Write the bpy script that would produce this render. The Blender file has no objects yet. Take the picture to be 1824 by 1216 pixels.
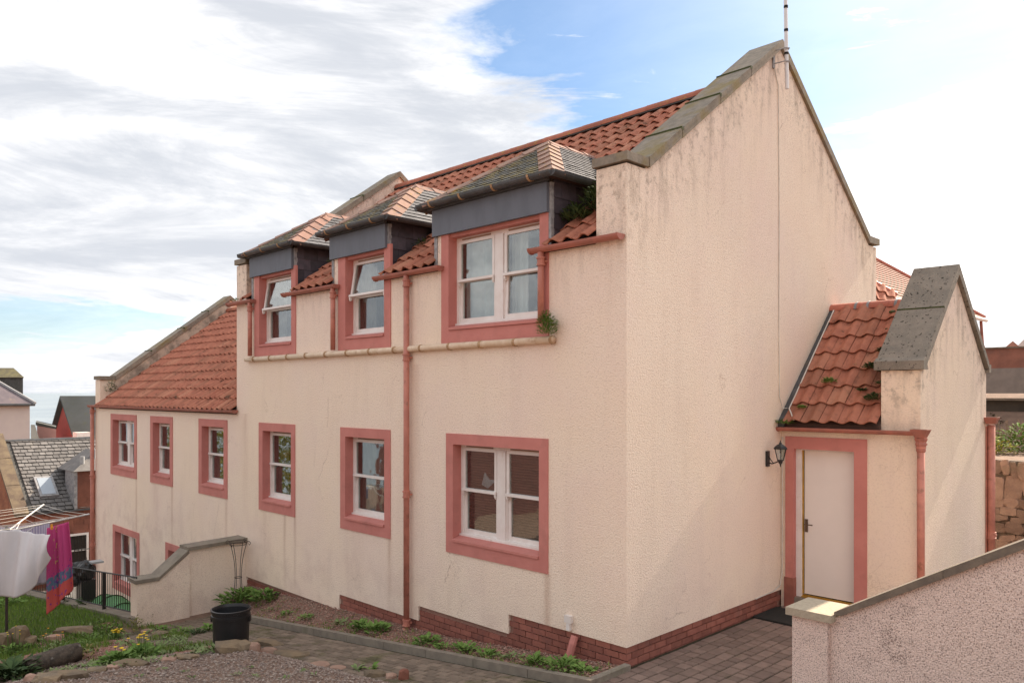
import bpy, math, random
import numpy as np
from mathutils import Vector, Matrix, noise as mnoise
random.seed(7)
RAD = math.radians
scene = bpy.context.scene
COL = scene.collection

# ------------------------------------------------------------------ camera
TH = math.atan2(1403, 1395)
CAM = Vector((5.163, -6.891, 3.0))
cam_d = bpy.data.cameras.new('camera')
cam = bpy.data.objects.new('camera', cam_d)
COL.objects.link(cam)
cam.location = CAM
cam.rotation_euler = (RAD(90), 0, TH)
cam_d.sensor_width = 36
cam_d.lens = 1395 / 1824 * 36
cam_d.shift_y = (699 - 608) / 1824
cam_d.clip_start = 0.1
cam_d.clip_end = 60000
scene.camera = cam
FWD = Vector((-math.sin(TH), math.cos(TH), 0))
RGT = Vector((math.cos(TH), math.sin(TH), 0))

def at(px, py, d):
    """world point seen at photograph pixel px, py at distance d along the view axis"""
    return CAM + (FWD + RGT * ((px - 912) / 1395) + Vector((0, 0, (699 - py) / 1395))) * d

# ------------------------------------------------------------------ sky and sun
SUN_EL, SUN_AZ = RAD(36), RAD(0.7)      # azimuth measured from +Y towards +X
SKY_STRENGTH, CLOUD = 0.10, 6.5
world = bpy.data.worlds.new('World')
scene.world = world
world.use_nodes = True
wt = world.node_tree
wt.nodes.clear()

class NT:
    def __init__(s, tree): s.t = tree
    def n(s, typ, ins=None, **props):
        nd = s.t.nodes.new(typ)
        for k, v in props.items(): setattr(nd, k, v)
        if ins:
            for k, v in ins.items(): s.set(nd.inputs[k], v)
        return nd
    def set(s, sock, v):
        if hasattr(v, 'outputs'): v = v.outputs[0]
        if isinstance(v, bpy.types.NodeSocket): s.t.links.new(v, sock)
        else: sock.default_value = v
    def m(s, op, a, b=None, c=None, clamp=False):
        nd = s.t.nodes.new('ShaderNodeMath'); nd.operation = op; nd.use_clamp = clamp
        s.set(nd.inputs[0], a)
        if b is not None: s.set(nd.inputs[1], b)
        if c is not None: s.set(nd.inputs[2], c)
        return nd.outputs[0]
    def ss(s, v, lo, hi, a=0.0, b=1.0):
        nd = s.n('ShaderNodeMapRange', interpolation_type='SMOOTHSTEP')
        s.set(nd.inputs[0], v); s.set(nd.inputs[1], lo); s.set(nd.inputs[2], hi)
        s.set(nd.inputs[3], a); s.set(nd.inputs[4], b)
        return nd.outputs[0]
    def mix(s, f, a, b, blend='MIX'):
        nd = s.n('ShaderNodeMix', data_type='RGBA', blend_type=blend)
        s.set(nd.inputs[0], f); s.set(nd.inputs[6], a); s.set(nd.inputs[7], b)
        return nd.outputs[2]
    def noise(s, vec, scale, detail=4, rough=.55, dist=0.0):
        nd = s.n('ShaderNodeTexNoise', {'Scale': scale, 'Detail': detail, 'Roughness': rough, 'Distortion': dist})
        s.set(nd.inputs['Vector'], vec)
        return nd.outputs[0]
    def xyz(s, v):
        nd = s.n('ShaderNodeSeparateXYZ'); s.set(nd.inputs[0], v); return nd.outputs
    def comb(s, x, y, z):
        nd = s.n('ShaderNodeCombineXYZ'); s.set(nd.inputs[0], x); s.set(nd.inputs[1], y); s.set(nd.inputs[2], z)
        return nd.outputs[0]

W = NT(wt)
sky = W.n('ShaderNodeTexSky', sky_type='NISHITA', sun_disc=False, sun_elevation=SUN_EL, sun_rotation=SUN_AZ,
          air_density=1.0, dust_density=0.35, ozone_density=1.2)
dirn = W.n('ShaderNodeTexCoord').outputs['Generated']
dx, dy, dz = W.xyz(dirn)
fa = W.m('ADD', W.m('MULTIPLY', dx, FWD.x), W.m('MULTIPLY', dy, FWD.y))
ra = W.m('ADD', W.m('MULTIPLY', dx, RGT.x), W.m('MULTIPLY', dy, RGT.y))
az = W.m('ARCTAN2', ra, fa)               # bearing from north-west, radians, positive clockwise
el = W.m('ARCSINE', dz)
cl = W.m('ADD', W.m('MAXIMUM', dz, 0.0), 0.10)
px_, py_ = W.m('DIVIDE', dx, cl), W.m('DIVIDE', dy, cl)
pv = W.comb(px_, py_, 0.37)
n1 = W.noise(pv, 0.55, 7, .58, .6)
n2 = W.noise(W.comb(W.m('MULTIPLY', ra, 1.6), W.m('MULTIPLY', dz, 7.0), W.m('MULTIPLY', fa, 1.6)), 1.9, 7, .62, .7)
n3 = W.noise(pv, 2.6, 6, .6, .4)
# open blue patch above the main roof
ha = W.m('DIVIDE', W.m('SUBTRACT', az, 0.26), W.m('ADD', 0.34, W.m('MULTIPLY', W.m('GREATER_THAN', az, 0.26), 0.34)))
he = W.m('DIVIDE', W.m('SUBTRACT', el, 0.42), 0.19)
hole = W.m('POWER', 2.718, W.m('MULTIPLY', W.m('ADD', W.m('MULTIPLY', ha, ha), W.m('MULTIPLY', he, he)), -1.0))
la = W.m('DIVIDE', W.m('SUBTRACT', az, -0.62), 0.28)
le = W.m('DIVIDE', W.m('SUBTRACT', el, 0.075), 0.045)
low = W.m('POWER', 2.718, W.m('MULTIPLY', W.m('ADD', W.m('MULTIPLY', la, la), W.m('MULTIPLY', le, le)), -1.0))
cov = W.m('ADD', W.m('MULTIPLY', n1, 0.9), W.m('MULTIPLY', n2, 1.15))
cov = W.m('ADD', cov, W.m('MULTIPLY', n3, 0.35))
cov = W.m('SUBTRACT', cov, W.m('MULTIPLY', hole, 0.80))
cov = W.m('SUBTRACT', cov, W.m('MULTIPLY', low, 0.52))
mask = W.ss(cov, 0.66, 0.96)
veil = W.m('MULTIPLY', W.ss(el, 0.34, 0.13, 0.22, 1.0), W.ss(az, -0.1, 0.45, 0.35, 1.0))     # thin high veil, thicker towards the horizon
sd = Vector((math.sin(SUN_AZ) * math.cos(SUN_EL), math.cos(SUN_AZ) * math.cos(SUN_EL), math.sin(SUN_EL)))
sdot = W.n('ShaderNodeVectorMath', operation='DOT_PRODUCT'); W.set(sdot.inputs[0], dirn); sdot.inputs[1].default_value = sd
glow = W.ss(sdot.outputs['Value'], 0.72, 1.0, 0.0, 1.0)
mask = W.m('MAXIMUM', mask, W.m('MULTIPLY', veil, W.ss(n3, .25, .6, .75, 1.0)))
mask = W.m('MAXIMUM', mask, W.ss(el, .16, .0, .0, .62))
wisp = W.noise(W.comb(W.m('ADD', W.m('MULTIPLY', ra, 1.5), W.m('MULTIPLY', dz, 2.0)), W.m('MULTIPLY', dz, 9.0), fa), 3.1, 7, .65, 1.2)
mask = W.m('ADD', mask, W.ss(wisp, .60, .80, 0, .8), clamp=True)
mask = W.m('ADD', mask, W.m('MULTIPLY', glow, 0.05), clamp=True)
n4 = W.noise(W.comb(W.m('MULTIPLY', ra, 1.3), W.m('MULTIPLY', dz, 4.5), fa), 2.7, 8, .68, .9)
shade = W.ss(W.m('ADD', W.m('ADD', W.m('MULTIPLY', n2, 0.45), W.m('MULTIPLY', n1, 0.30)), W.m('MULTIPLY', n4, 0.42)), 0.30, 0.72)
ccol = W.mix(shade, (0.93, 0.895, 0.855, 1), (0.335, 0.35, 0.38, 1))
ccol = W.mix(W.m('MULTIPLY', glow, 1.0), ccol, (1.08, 1.04, 1.0, 1))
ccol = W.mix(1.0, ccol, (CLOUD, CLOUD, CLOUD, 1), 'MULTIPLY')
skyc = W.mix(1.0, sky.outputs[0], (0.36, 0.435, 0.485, 1), 'MULTIPLY')
out = W.mix(mask, skyc, ccol)
bg = W.n('ShaderNodeBackground', {'Color': out, 'Strength': SKY_STRENGTH})
wo = W.n('ShaderNodeOutputWorld'); wt.links.new(bg.outputs[0], wo.inputs[0])

sun_d = bpy.data.lights.new('sun', 'SUN')
sun_d.energy = 3.2; sun_d.angle = RAD(0.6); sun_d.color = (1.0, 0.84, 0.66)
sun = bpy.data.objects.new('sun', sun_d); COL.objects.link(sun)
sun.rotation_euler = Vector(sd).to_track_quat('Z', 'Y').to_euler()
sun.location = (10, 40, 20)

vs = scene.view_settings
vs.view_transform = 'Standard'; vs.look = 'None'; vs.gamma = 1; vs.use_curve_mapping = False
vs.exposure = 1.74
scene.cycles.max_bounces = 8
scene.cycles.transparent_max_bounces = 12

# ------------------------------------------------------------------ materials
MATS = {}
def mat(name, c1, c2=None, scale=6, rough=.85, bump=0.0, bscale=60, rnd=0.0, spec=.3, metal=0.0, stretch=None,
        patch=None, patch_amt=0.5, patch_scale=2.0, patch_lo=.55, patch_hi=.7, extra=None):
    m = bpy.data.materials.new(name); m.use_nodes = True
    t = m.node_tree; t.nodes.clear(); N = NT(t)
    pos = N.n('ShaderNodeNewGeometry').outputs['Position']
    v = pos
    if stretch:
        mp = N.n('ShaderNodeMapping'); N.set(mp.inputs[0], pos); mp.inputs['Scale'].default_value = stretch; v = mp.outputs[0]
    c2 = c2 or tuple(x * .8 for x in c1)
    f = N.ss(N.noise(v, scale, 5, .6), .32, .68)
    col = N.mix(f, (*c1, 1), (*c2, 1))
    if patch:
        pf = N.m('MULTIPLY', N.ss(N.noise(v, patch_scale, 6, .65), patch_lo, patch_hi), patch_amt)
        col = N.mix(pf, col, (*patch, 1))
    if rnd:
        r = N.n('ShaderNodeObjectInfo').outputs['Random']
        k = N.m('ADD', N.m('MULTIPLY', r, 2 * rnd), 1 - rnd)
        col = N.mix(1.0, col, N.comb(k, k, k), 'MULTIPLY')
    if extra: col = extra(N, pos, col)
    b = N.n('ShaderNodeBsdfPrincipled', {'Base Color': col, 'Roughness': rough, 'Metallic': metal})
    b.inputs['Specular IOR Level'].default_value = spec
    if bump:
        h = N.noise(pos, bscale, 3, .6)
        bn = N.n('ShaderNodeBump', {'Strength': 1.0, 'Distance': bump, 'Height': h})
        t.links.new(bn.outputs[0], b.inputs['Normal'])
    o = N.n('ShaderNodeOutputMaterial'); t.links.new(b.outputs[0], o.inputs[0])
    MATS[name] = m
    return m

def gauss(N, x, c, w):
    d = N.m('DIVIDE', N.m('SUBTRACT', x, c), w)
    return N.m('POWER', 2.718, N.m('MULTIPLY', N.m('MULTIPLY', d, d), -1.0))

def harl_extra(streaks, coping=None):
    def f(N, pos, col):
        x, y, z = N.xyz(pos)
        # grain of the dashed pebbles
        g = N.noise(pos, 42, 2, .5)
        col = N.mix(N.ss(g, .30, .50, .30, 0), col, (.44, .33, .27, 1))
        vo = N.n('ShaderNodeTexVoronoi', {'Scale': 1.1}, feature='DISTANCE_TO_EDGE')
        wv = N.n('ShaderNodeVectorMath', operation='ADD'); N.set(wv.inputs[0], pos)
        nz = N.noise(pos, 5, 4, .6); N.set(wv.inputs[1], N.comb(N.m('MULTIPLY', nz, .5), N.m('MULTIPLY', nz, .5), N.m('MULTIPLY', nz, .9)))
        N.set(vo.inputs['Vector'], wv.outputs[0])
        ck = N.m('MULTIPLY', N.m('LESS_THAN', vo.outputs['Distance'], .006), N.ss(N.noise(pos, .9, 3, .6), .55, .66))
        col = N.mix(N.m('MULTIPLY', ck, .45), col, (.30, .18, .13, 1))
        ys = N.ss(N.noise(pos, .33, 3, .5), .42, .62)
        col = N.mix(N.m('MULTIPLY', ys, .35), col, (.92, .77, .59, 1))
        # soft vertical weather streaks
        sv = N.comb(N.m('MULTIPLY', x, 3.2), N.m('MULTIPLY', y, 3.2), N.m('MULTIPLY', z, .5))
        s = N.ss(N.noise(sv, 1.0, 4, .6), .50, .74)
        col = N.mix(N.m('MULTIPLY', s, .09), col, (.40, .27, .22, 1))
        big = N.ss(N.noise(pos, .55, 4, .6), .40, .66)
        col = N.mix(N.m('MULTIPLY', big, .34), col, (.84, .67, .62, 1))
        # damp dirt splashed above the base
        low = N.m('MULTIPLY', N.ss(z, .9, -.35), N.ss(N.noise(pos, 2.2, 5, .65), .42, .66))
        col = N.mix(N.m('MULTIPLY', low, .22), col, (.42, .29, .22, 1))
        if streaks:
            tot = None
            for xs, w, z0, z1, a in streaks:
                q = N.m('MULTIPLY', gauss(N, x, xs, w), N.m('MULTIPLY', N.ss(z, z1, z0), N.m('LESS_THAN', z, z0)))
                q = N.m('MULTIPLY', q, a)
                tot = q if tot is None else N.m('ADD', tot, q)
            tot = N.m('MULTIPLY', N.m('MULTIPLY', tot, .75), N.ss(N.noise(sv, 3.0, 3, .6), .3, .6, .4, 1), clamp=True)
            col = N.mix(tot, col, (.36, .17, .09, 1))
        if coping:
            yc, zt, sl = coping
            d = N.m('SUBTRACT', N.m('SUBTRACT', zt, N.m('MULTIPLY', N.m('ABSOLUTE', N.m('SUBTRACT', y, yc)), sl)), z)
            nn = N.noise(N.comb(N.m('MULTIPLY', x, 5.0), N.m('MULTIPLY', y, 5.0), N.m('MULTIPLY', z, 1.1)), 1.0, 6, .7)
            gm = N.m('MULTIPLY', N.ss(d, 1.7, .0), N.ss(nn, .44, .68))
            col = N.mix(N.m('MULTIPLY', gm, .42), col, (.24, .17, .13, 1))
            fl = N.noise(pos, 9, 5, .7)
            gm2 = N.m('MULTIPLY', N.ss(d, 1.1, .1), N.ss(fl, .50, .66))
            col = N.mix(N.m('MULTIPLY', gm2, .5), col, (.20, .15, .11, 1))
        return col
    return f

STREAKS = [(-1.17, .05, .84, -1.2, .55), (-4.34, .05, .86, -.6, .5), (-5.3, .30, .84, -.8, .15), (-7.10, .035, .87, -.9, .55),
           (-7.45, .05, .87, -.9, .45), (-8.15, .18, .86, -.6, .2), (-9.76, .05, .92, -1.2, .5), (-12.45, .05, .93, -1.6, .5),
           (-13.4, .2, .93, -1, .2), (-14.62, .05, .93, -1.8, .55), (-8.95, .12, 2.6, 0, .3), (-3.7, .1, 3.4, .5, .25)]
CREAM1, CREAM2 = (.92, .785, .66), (.91, .76, .635)
mat('harling_main', CREAM1, CREAM2, 1.2, .92, .015, 55, extra=harl_extra(STREAKS, (3.57, 7.95, .7265)), spec=.1)
mat('harling_porch', (.89, .75, .62), (.86, .72, .60), 1.2, .92, .014, 55, extra=harl_extra(None, (5.0, 4.7, .95)), spec=.1)
mat('harling_wing', CREAM1, CREAM2, 1.2, .92, .015, 55, extra=harl_extra(STREAKS), spec=.1)
mat('harling_dirty', (.66, .54, .43), (.58, .46, .37), 1.5, .92, .014, 42,
    patch=(.20, .17, .14), patch_amt=.85, patch_scale=1.8, patch_lo=.42, patch_hi=.62, spec=.1)
def speckle(N, pos, col):
    vo = N.n('ShaderNodeTexNoise', {'Scale': 85, 'Detail': 2, 'Roughness': .6}); N.set(vo.inputs['Vector'], pos)
    col = N.mix(N.ss(vo.outputs[0], .53, .63, 0, .75), col, (.22, .15, .13, 1))
    col = N.mix(N.ss(vo.outputs[0], .46, .36, 0, .5), col, (.90, .76, .70, 1))
    big = N.ss(N.noise(pos, 2.6, 6, .7), .52, .68)
    col = N.mix(N.m('MULTIPLY', big, N.ss(vo.outputs[0], .42, .58, .1, .75)), col, (.24, .18, .16, 1))
    return col
mat('harling_pink_speckled', (.84, .68, .61), (.78, .63, .57), 3, .92, .02, 60, extra=speckle, spec=.1)
mat('red_paint', (.57, .23, .20), (.52, .20, .175), 3, .7, .003, 55, spec=.2, patch=(.40, .17, .145), patch_amt=.45, patch_scale=3.5, patch_lo=.5)
mat('pipe_paint', (.54, .215, .16), (.42, .16, .12), 7, .5, .0, 90, spec=.4, patch=(.20, .10, .06), patch_amt=.55, patch_lo=.56, patch_hi=.66, patch_scale=9)
mat('gutter_paint', (.44, .16, .12), (.32, .13, .10), 6, .55, .0, 90, spec=.35, patch=(.13, .08, .06), patch_amt=.5)
mat('cream_pipe', (.74, .61, .48), (.64, .50, .36), 8, .7, .001, 80, patch=(.40, .22, .11), patch_amt=.6, patch_scale=6)
mat('rust_collar', (.48, .32, .19), (.32, .19, .10), 20, .8)
mat('white_paint', (.80, .76, .74), (.74, .68, .65), 5, .45, spec=.4, patch=(.50, .36, .28), patch_amt=.35, patch_scale=7, patch_lo=.62, patch_hi=.72)
mat('dark_recess', (.05, .04, .035))
mat('vent_brown', (.35, .22, .16))
mat('fascia_blue', (.135, .150, .185), (.115, .13, .16), 3, .55, .0008, 60, spec=.35, stretch=(2, 2, .6))
mat('lead', (.34, .34, .35), (.20, .20, .21), 14, .6, .002, 40)
mat('dark_iron', (.085, .088, .095), (.055, .058, .062), 8, .5, spec=.4, patch=(.20, .14, .08), patch_amt=.35)
def lichen(N, pos, col):
    f = N.ss(N.noise(pos, 7, 6, .7), .56, .64)
    return N.mix(N.m('MULTIPLY', f, .8), col, (.36, .22, .05, 1))
def moss_top(N, pos, col):
    f = N.ss(N.noise(pos, 5, 6, .7), .60, .68)
    col = N.mix(N.m('MULTIPLY', f, .75), col, (.055, .045, .03, 1))
    f = N.ss(N.noise(pos, 16, 4, .7), .62, .70)
    return N.mix(N.m('MULTIPLY', f, .5), col, (.30, .17, .06, 1))
def tile_tone(N, pos, col):
    r = N.n('ShaderNodeObjectInfo').outputs['Random']
    col = N.mix(N.ss(r, .45, 1.0, 0, .75), col, (.28, .13, .085, 1))
    col = N.mix(N.ss(r, .30, .0, 0, .55), col, (.52, .26, .17, 1))
    f = N.ss(N.noise(pos, 11, 6, .7), .52, .68)
    col = N.mix(N.m('MULTIPLY', f, .55), col, (.17, .085, .06, 1))
    return moss_top(N, pos, col)
mat('pantile', (.47, .19, .125), (.36, .135, .09), 5, .85, .003, 50, rnd=.10, spec=.15, extra=tile_tone)
mat('pantile_far', (.34, .17, .13), (.28, .135, .10), 3, .8, .0, 60, rnd=.15)
mat('ridge_tile', (.40, .135, .085), (.31, .11, .07), 5, .75, .001, 60, rnd=.12, extra=lichen)
mat('ridge_tile_clean', (.48, .16, .11), (.42, .14, .095), 5, .6, .001, 60, rnd=.1)
mat('hip_tile', (.28, .16, .13), (.22, .125, .10), 7, .8, .001, 60, rnd=.12)
mat('hip_tile_lichen', (.27, .165, .13), (.22, .13, .10), 7, .8, .001, 60, rnd=.12, extra=lichen)
mat('slate', (.13, .13, .14), (.09, .09, .10), 9, .6, .002, 50, rnd=.25, spec=.4)
def slate_moss(N, pos, col):
    f = N.ss(N.noise(pos, 6, 6, .7), .47, .60)
    return N.mix(N.m('MULTIPLY', f, .75), col, (.30, .24, .09, 1))
mat('slate_mossy', (.20, .20, .18), (.15, .15, .14), 9, .7, .002, 50, rnd=.25, extra=slate_moss)
mat('slate_purple', (.075, .062, .078), (.05, .044, .055), 9, .5, .003, 40, rnd=.3, spec=.4)
mat('slate_old', (.175, .165, .16), (.125, .12, .12), 5, .75, .004, 50, rnd=.22, patch=(.20, .17, .12), patch_amt=.3, patch_scale=.8)
mat('stone_coping', (.28, .24, .195), (.20, .175, .145), 10, .92, .004, 55, rnd=.12,
    patch=(.23, .175, .06), patch_amt=.7, patch_scale=1.6, patch_lo=.50, patch_hi=.66)
def lichen_dots(N, pos, col):
    f = N.ss(N.noise(pos, 24, 2, .5), .63, .67)
    col = N.mix(N.m('MULTIPLY', f, .93), col, (.02, .018, .015, 1))
    f = N.ss(N.noise(pos, 70, 2, .5), .58, .66)
    return N.mix(N.m('MULTIPLY', f, .5), col, (.33, .30, .25, 1))
mat('stone_porch', (.25, .22, .185), (.19, .17, .145), 5, .92, .004, 60, extra=lichen_dots, patch=(.12, .115, .11), patch_amt=.6, patch_scale=1.3)
mat('stone_pale', (.44, .38, .29), (.36, .31, .24), 30, .92, .004, 70)
mat('stone_wall_coping', (.20, .165, .13), (.14, .115, .095), 9, .92, .004, 55)
mat('brick', (.30, .115, .085), (.24, .09, .07), 8, .85, .002, 70, rnd=.18, patch=(.19, .095, .08), patch_amt=.5)
mat('mortar', (.33, .19, .15), (.27, .15, .12), 20, .95, .003, 60)
mat('paver', (.21, .145, .12), (.17, .12, .10), 9, .9, .003, 70, rnd=.18, patch=(.12, .10, .06), patch_amt=.35, patch_scale=2.5)
mat('paver_path', (.22, .17, .13), (.17, .13, .10), 9, .9, .003, 70, rnd=.25, patch=(.085, .085, .03), patch_amt=.7, patch_scale=1.1, patch_lo=.5, patch_hi=.62)
mat('joint_soil', (.045, .04, .022), (.03, .028, .018), 12, .95, .004, 60)
mat('kerb_stone', (.26, .225, .18), (.20, .17, .14), 6, .92, .004, 50, patch=(.12, .12, .07), patch_amt=.5)
mat('soil', (.24, .16, .12), (.18, .12, .09), 5, .95, .01, 40)
mat('gravel_red', (.30, .15, .115), (.22, .10, .08), 30, .9, rnd=0)
mat('gravel_grey', (.24, .185, .16), (.16, .12, .105), 30, .9)
mat('lawn_soil', (.07, .085, .03), (.05, .07, .02), 5, .95)
mat('grass', (.13, .22, .035), (.085, .16, .025), 3, .7)
mat('leaf_green', (.10, .185, .04), (.06, .12, .03), 12, .6, spec=.4)
mat('leaf_dark', (.045, .085, .03), (.03, .06, .025), 12, .6)
mat('leaf_pale', (.20, .26, .11), (.14, .20, .08), 12, .7)
mat('leaf_olive', (.16, .18, .06), (.10, .12, .04), 12, .7)
mat('moss', (.07, .085, .03), (.04, .05, .02), 20, .95, .01, 60)
mat('flower_yellow', (.80, .58, .03), (.75, .50, .03), 12, .7)
mat('flower_orange', (.80, .35, .04), (.75, .3, .03), 12, .7)
mat('seed_head', (.30, .20, .13), (.22, .15, .10), 12, .9)
mat('rock_brown', (.26, .19, .12), (.18, .14, .10), 6, .9, .01, 30, rnd=.2, patch=(.26, .18, .05), patch_amt=.6)
mat('rock_pink', (.40, .26, .20), (.33, .21, .16), 6, .9, .008, 30, rnd=.15)
mat('bark', (.12, .095, .075), (.06, .05, .042), 14, .95, .02, 25, patch=(.28, .26, .24), patch_amt=.6, patch_scale=9, patch_lo=.6, patch_hi=.68)
mat('black_plastic', (.018, .018, .02), (.014, .014, .016), 6, .38, spec=.5)
mat('black_iron', (.02, .018, .018), (.015, .014, .014), 6, .5, spec=.4)
mat('lamp_black', (.018, .018, .02), None, 6, .35, spec=.5)
mat('wire_rust', (.07, .05, .045), (.05, .04, .035), 12, .6)
mat('brass', (.60, .36, .07), (.45, .27, .06), 10, .35, metal=.6)
mat('handle_brown', (.16, .11, .08), None, 8, .4, metal=.5)
mat('door_paint', (.82, .76, .72), (.80, .74, .70), 3, .5, .0004, 40, spec=.4)
mat('rubber', (.03, .03, .028), None, 30, .9)
mat('cable_white', (.70, .66, .60), None, 6, .5)
mat('metal_pole', (.66, .64, .64), (.60, .58, .58), 8, .35, metal=.3)
mat('tape_black', (.02, .02, .02))
mat('sheet_cloth', (.66, .64, .66), (.62, .60, .61), 2, .95)
mat('towel_grey', (.42, .37, .43), (.36, .32, .38), 3, .95)
mat('dinghy_green', (.10, .26, .10), (.08, .21, .09), 3, .6)
mat('red_plastic', (.45, .05, .03), None, 6, .4)
mat('lid_grey', (.40, .41, .42), None, 6, .5)
mat('asphalt', (.20, .195, .19), (.16, .155, .15), 4, .9, .003, 60)
mat('sandstone_red', (.24, .095, .065), (.17, .07, .05), 3, .9, .01, 18, rnd=.25)
mat('sandstone_orange', (.34, .14, .075), (.24, .09, .055), 2.5, .95, .03, 9, rnd=.1)
mat('skew_lichen', (.17, .13, .085), (.11, .08, .06), 3, .95, .006, 30, patch=(.30, .22, .09), patch_amt=.35)
mat('pale_render', (.60, .53, .50), (.57, .50, .48), 2, .9)
mat('coral_render', (.52, .115, .095), (.47, .105, .085), 3, .9)
mat('pink_render', (.62, .36, .35), (.58, .33, .32), 3, .9)
mat('slate_roof_far', (.115, .12, .12), (.09, .095, .09), .6, .8, patch=(.12, .12, .06), patch_amt=.5)
mat('slate_roof_violet', (.17, .14, .155), (.13, .11, .125), 2, .8, patch=(.28, .22, .17), patch_amt=.5, patch_scale=1.2)
mat('dark_masonry', (.10, .10, .095), (.065, .065, .06), 3, .9, patch=(.20, .20, .19), patch_amt=.4)
mat('mossy_roof', (.16, .14, .07), (.10, .09, .06), 3, .9)
mat('brick_wall_far', (.27, .125, .095), (.20, .095, .075), 3, .9, patch=(.12, .08, .08), patch_amt=.6, patch_scale=1.2)
mat('render_grey', (.24, .215, .20), (.19, .17, .16), 3, .9, patch=(.09, .08, .07), patch_amt=.5, patch_scale=1.3)
mat('render_dark', (.065, .055, .045), (.04, .035, .03), 2, .95)
mat('rubble_stone', (.27, .18, .135), (.19, .12, .09), 4, .9, .012, 25, rnd=.3, patch=(.17, .14, .08), patch_amt=.6)
mat('rubble_mortar', (.18, .13, .10), (.11, .085, .065), 6, .95, .02, 20)
mat('brown_brick_far', (.12, .055, .05), (.09, .045, .042), 4, .9)
mat('curtain_white', (.85, .87, .92), None, 4, .95)
mat('curtain_beige', (.40, .34, .27), (.32, .27, .21), 4, .95)
mat('curtain_grey', (.22, .20, .18), (.15, .14, .13), 4, .95)
mat('blind_brown', (.13, .075, .05), (.09, .055, .04), 4, .7)
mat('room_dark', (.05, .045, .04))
mat('bird_ornament', (.55, .60, .68))
mat('roof_deck', (.10, .06, .05), None, 6, .95)
mat('roof_glass', (.34, .39, .45), (.30, .35, .41), .8, .15, spec=.6)
mat('hedge', (.16, .17, .035), (.09, .12, .025), 2, .8)

def wave_mat():
    m = bpy.data.materials.new('sea_water'); m.use_nodes = True
    N = NT(m.node_tree); b = m.node_tree.nodes['Principled BSDF']
    pos = N.n('ShaderNodeNewGeometry').outputs['Position']
    f = N.ss(N.noise(pos, .012, 6, .6), .3, .7)
    N.set(b.inputs['Base Color'], N.mix(f, (.24, .29, .33, 1), (.17, .22, .27, 1)))
    b.inputs['Roughness'].default_value = .45
    h = N.noise(pos, .35, 5, .65)
    bn = N.n('ShaderNodeBump', {'Strength': .9, 'Distance': .6, 'Height': h})
    m.node_tree.links.new(bn.outputs[0], b.inputs['Normal'])
    MATS['sea_water'] = m
wave_mat()

def glass_mat():
    m = bpy.data.materials.new('window_glass'); m.use_nodes = True
    t = m.node_tree; t.nodes.clear(); N = NT(t)
    lw = N.n('ShaderNodeLayerWeight', {'Blend': .5})
    g = N.n('ShaderNodeBsdfGlossy', {'Color': (.95, .97, 1, 1), 'Roughness': .02})
    tr = N.n('ShaderNodeBsdfTransparent', {'Color': (.80, .84, .82, 1)})
    mx = N.n('ShaderNodeMixShader'); k = N.m('ADD', N.m('MULTIPLY', N.m('POWER', lw.outputs['Facing'], 4.0), .8), .13, clamp=True)
    pos = N.n('ShaderNodeNewGeometry').outputs['Position']
    bn = N.n('ShaderNodeBump', {'Strength': .35, 'Distance': .01, 'Height': N.noise(pos, 2.2, 2, .5)})
    t.links.new(bn.outputs[0], g.inputs['Normal'])
    t.links.new(k, mx.inputs[0]); t.links.new(tr.outputs[0], mx.inputs[1]); t.links.new(g.outputs[0], mx.inputs[2])
    o = N.n('ShaderNodeOutputMaterial'); t.links.new(mx.outputs[0], o.inputs[0])
    MATS['window_glass'] = m
glass_mat()

def towel_mat():
    m = bpy.data.materials.new('pink_towel'); m.use_nodes = True
    N = NT(m.node_tree); b = m.node_tree.nodes['Principled BSDF']
    uv = N.n('ShaderNodeTexCoord').outputs['UV']
    u, v, _ = N.xyz(uv)
    vw = N.m('ADD', v, N.m('MULTIPLY', N.noise(uv, 7, 3, .5), .10))
    base = N.mix(N.m('LESS_THAN', vw, .30), (.50, .06, .20, 1), (.52, .09, .08, 1))
    teal = N.m('MULTIPLY', N.m('GREATER_THAN', vw, .30), N.m('LESS_THAN', vw, .46))
    base = N.mix(N.m('MULTIPLY', teal, N.ss(N.noise(uv, 14, 2, .5), .35, .5)), base, (.10, .16, .24, 1))
    spots = N.m('MULTIPLY', N.m('GREATER_THAN', N.noise(uv, 22, 1, .5), .62), N.m('GREATER_THAN', vw, .55))
    base = N.mix(N.m('MULTIPLY', spots, gauss(N, u, .38, .12)), base, (.55, .42, .12, 1))
    sp2 = N.m('MULTIPLY', N.m('GREATER_THAN', N.noise(uv, 17, 1, .5), .64), N.m('LESS_THAN', vw, .62))
    base = N.mix(N.m('MULTIPLY', sp2, .8), base, (.12, .03, .25, 1))
    N.set(b.inputs['Base Color'], base); b.inputs['Roughness'].default_value = .95
    MATS['pink_towel'] = m
towel_mat()
def stripe_mat():
    m = bpy.data.materials.new('striped_cloth'); m.use_nodes = True
    N = NT(m.node_tree); b = m.node_tree.nodes['Principled BSDF']
    u, v, _ = N.xyz(N.n('ShaderNodeTexCoord').outputs['UV'])
    s = N.m('GREATER_THAN', N.m('FRACT', N.m('MULTIPLY', u, 26)), .5)
    N.set(b.inputs['Base Color'], N.mix(s, (.50, .46, .56, 1), (.30, .27, .42, 1))); b.inputs['Roughness'].default_value = .95
    MATS['striped_cloth'] = m
stripe_mat()

# ------------------------------------------------------------------ helpers
def root_loc(o):
    l = Vector((0, 0, 0))
    while o is not None:
        l += o.location; o = o.parent
    return l

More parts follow.
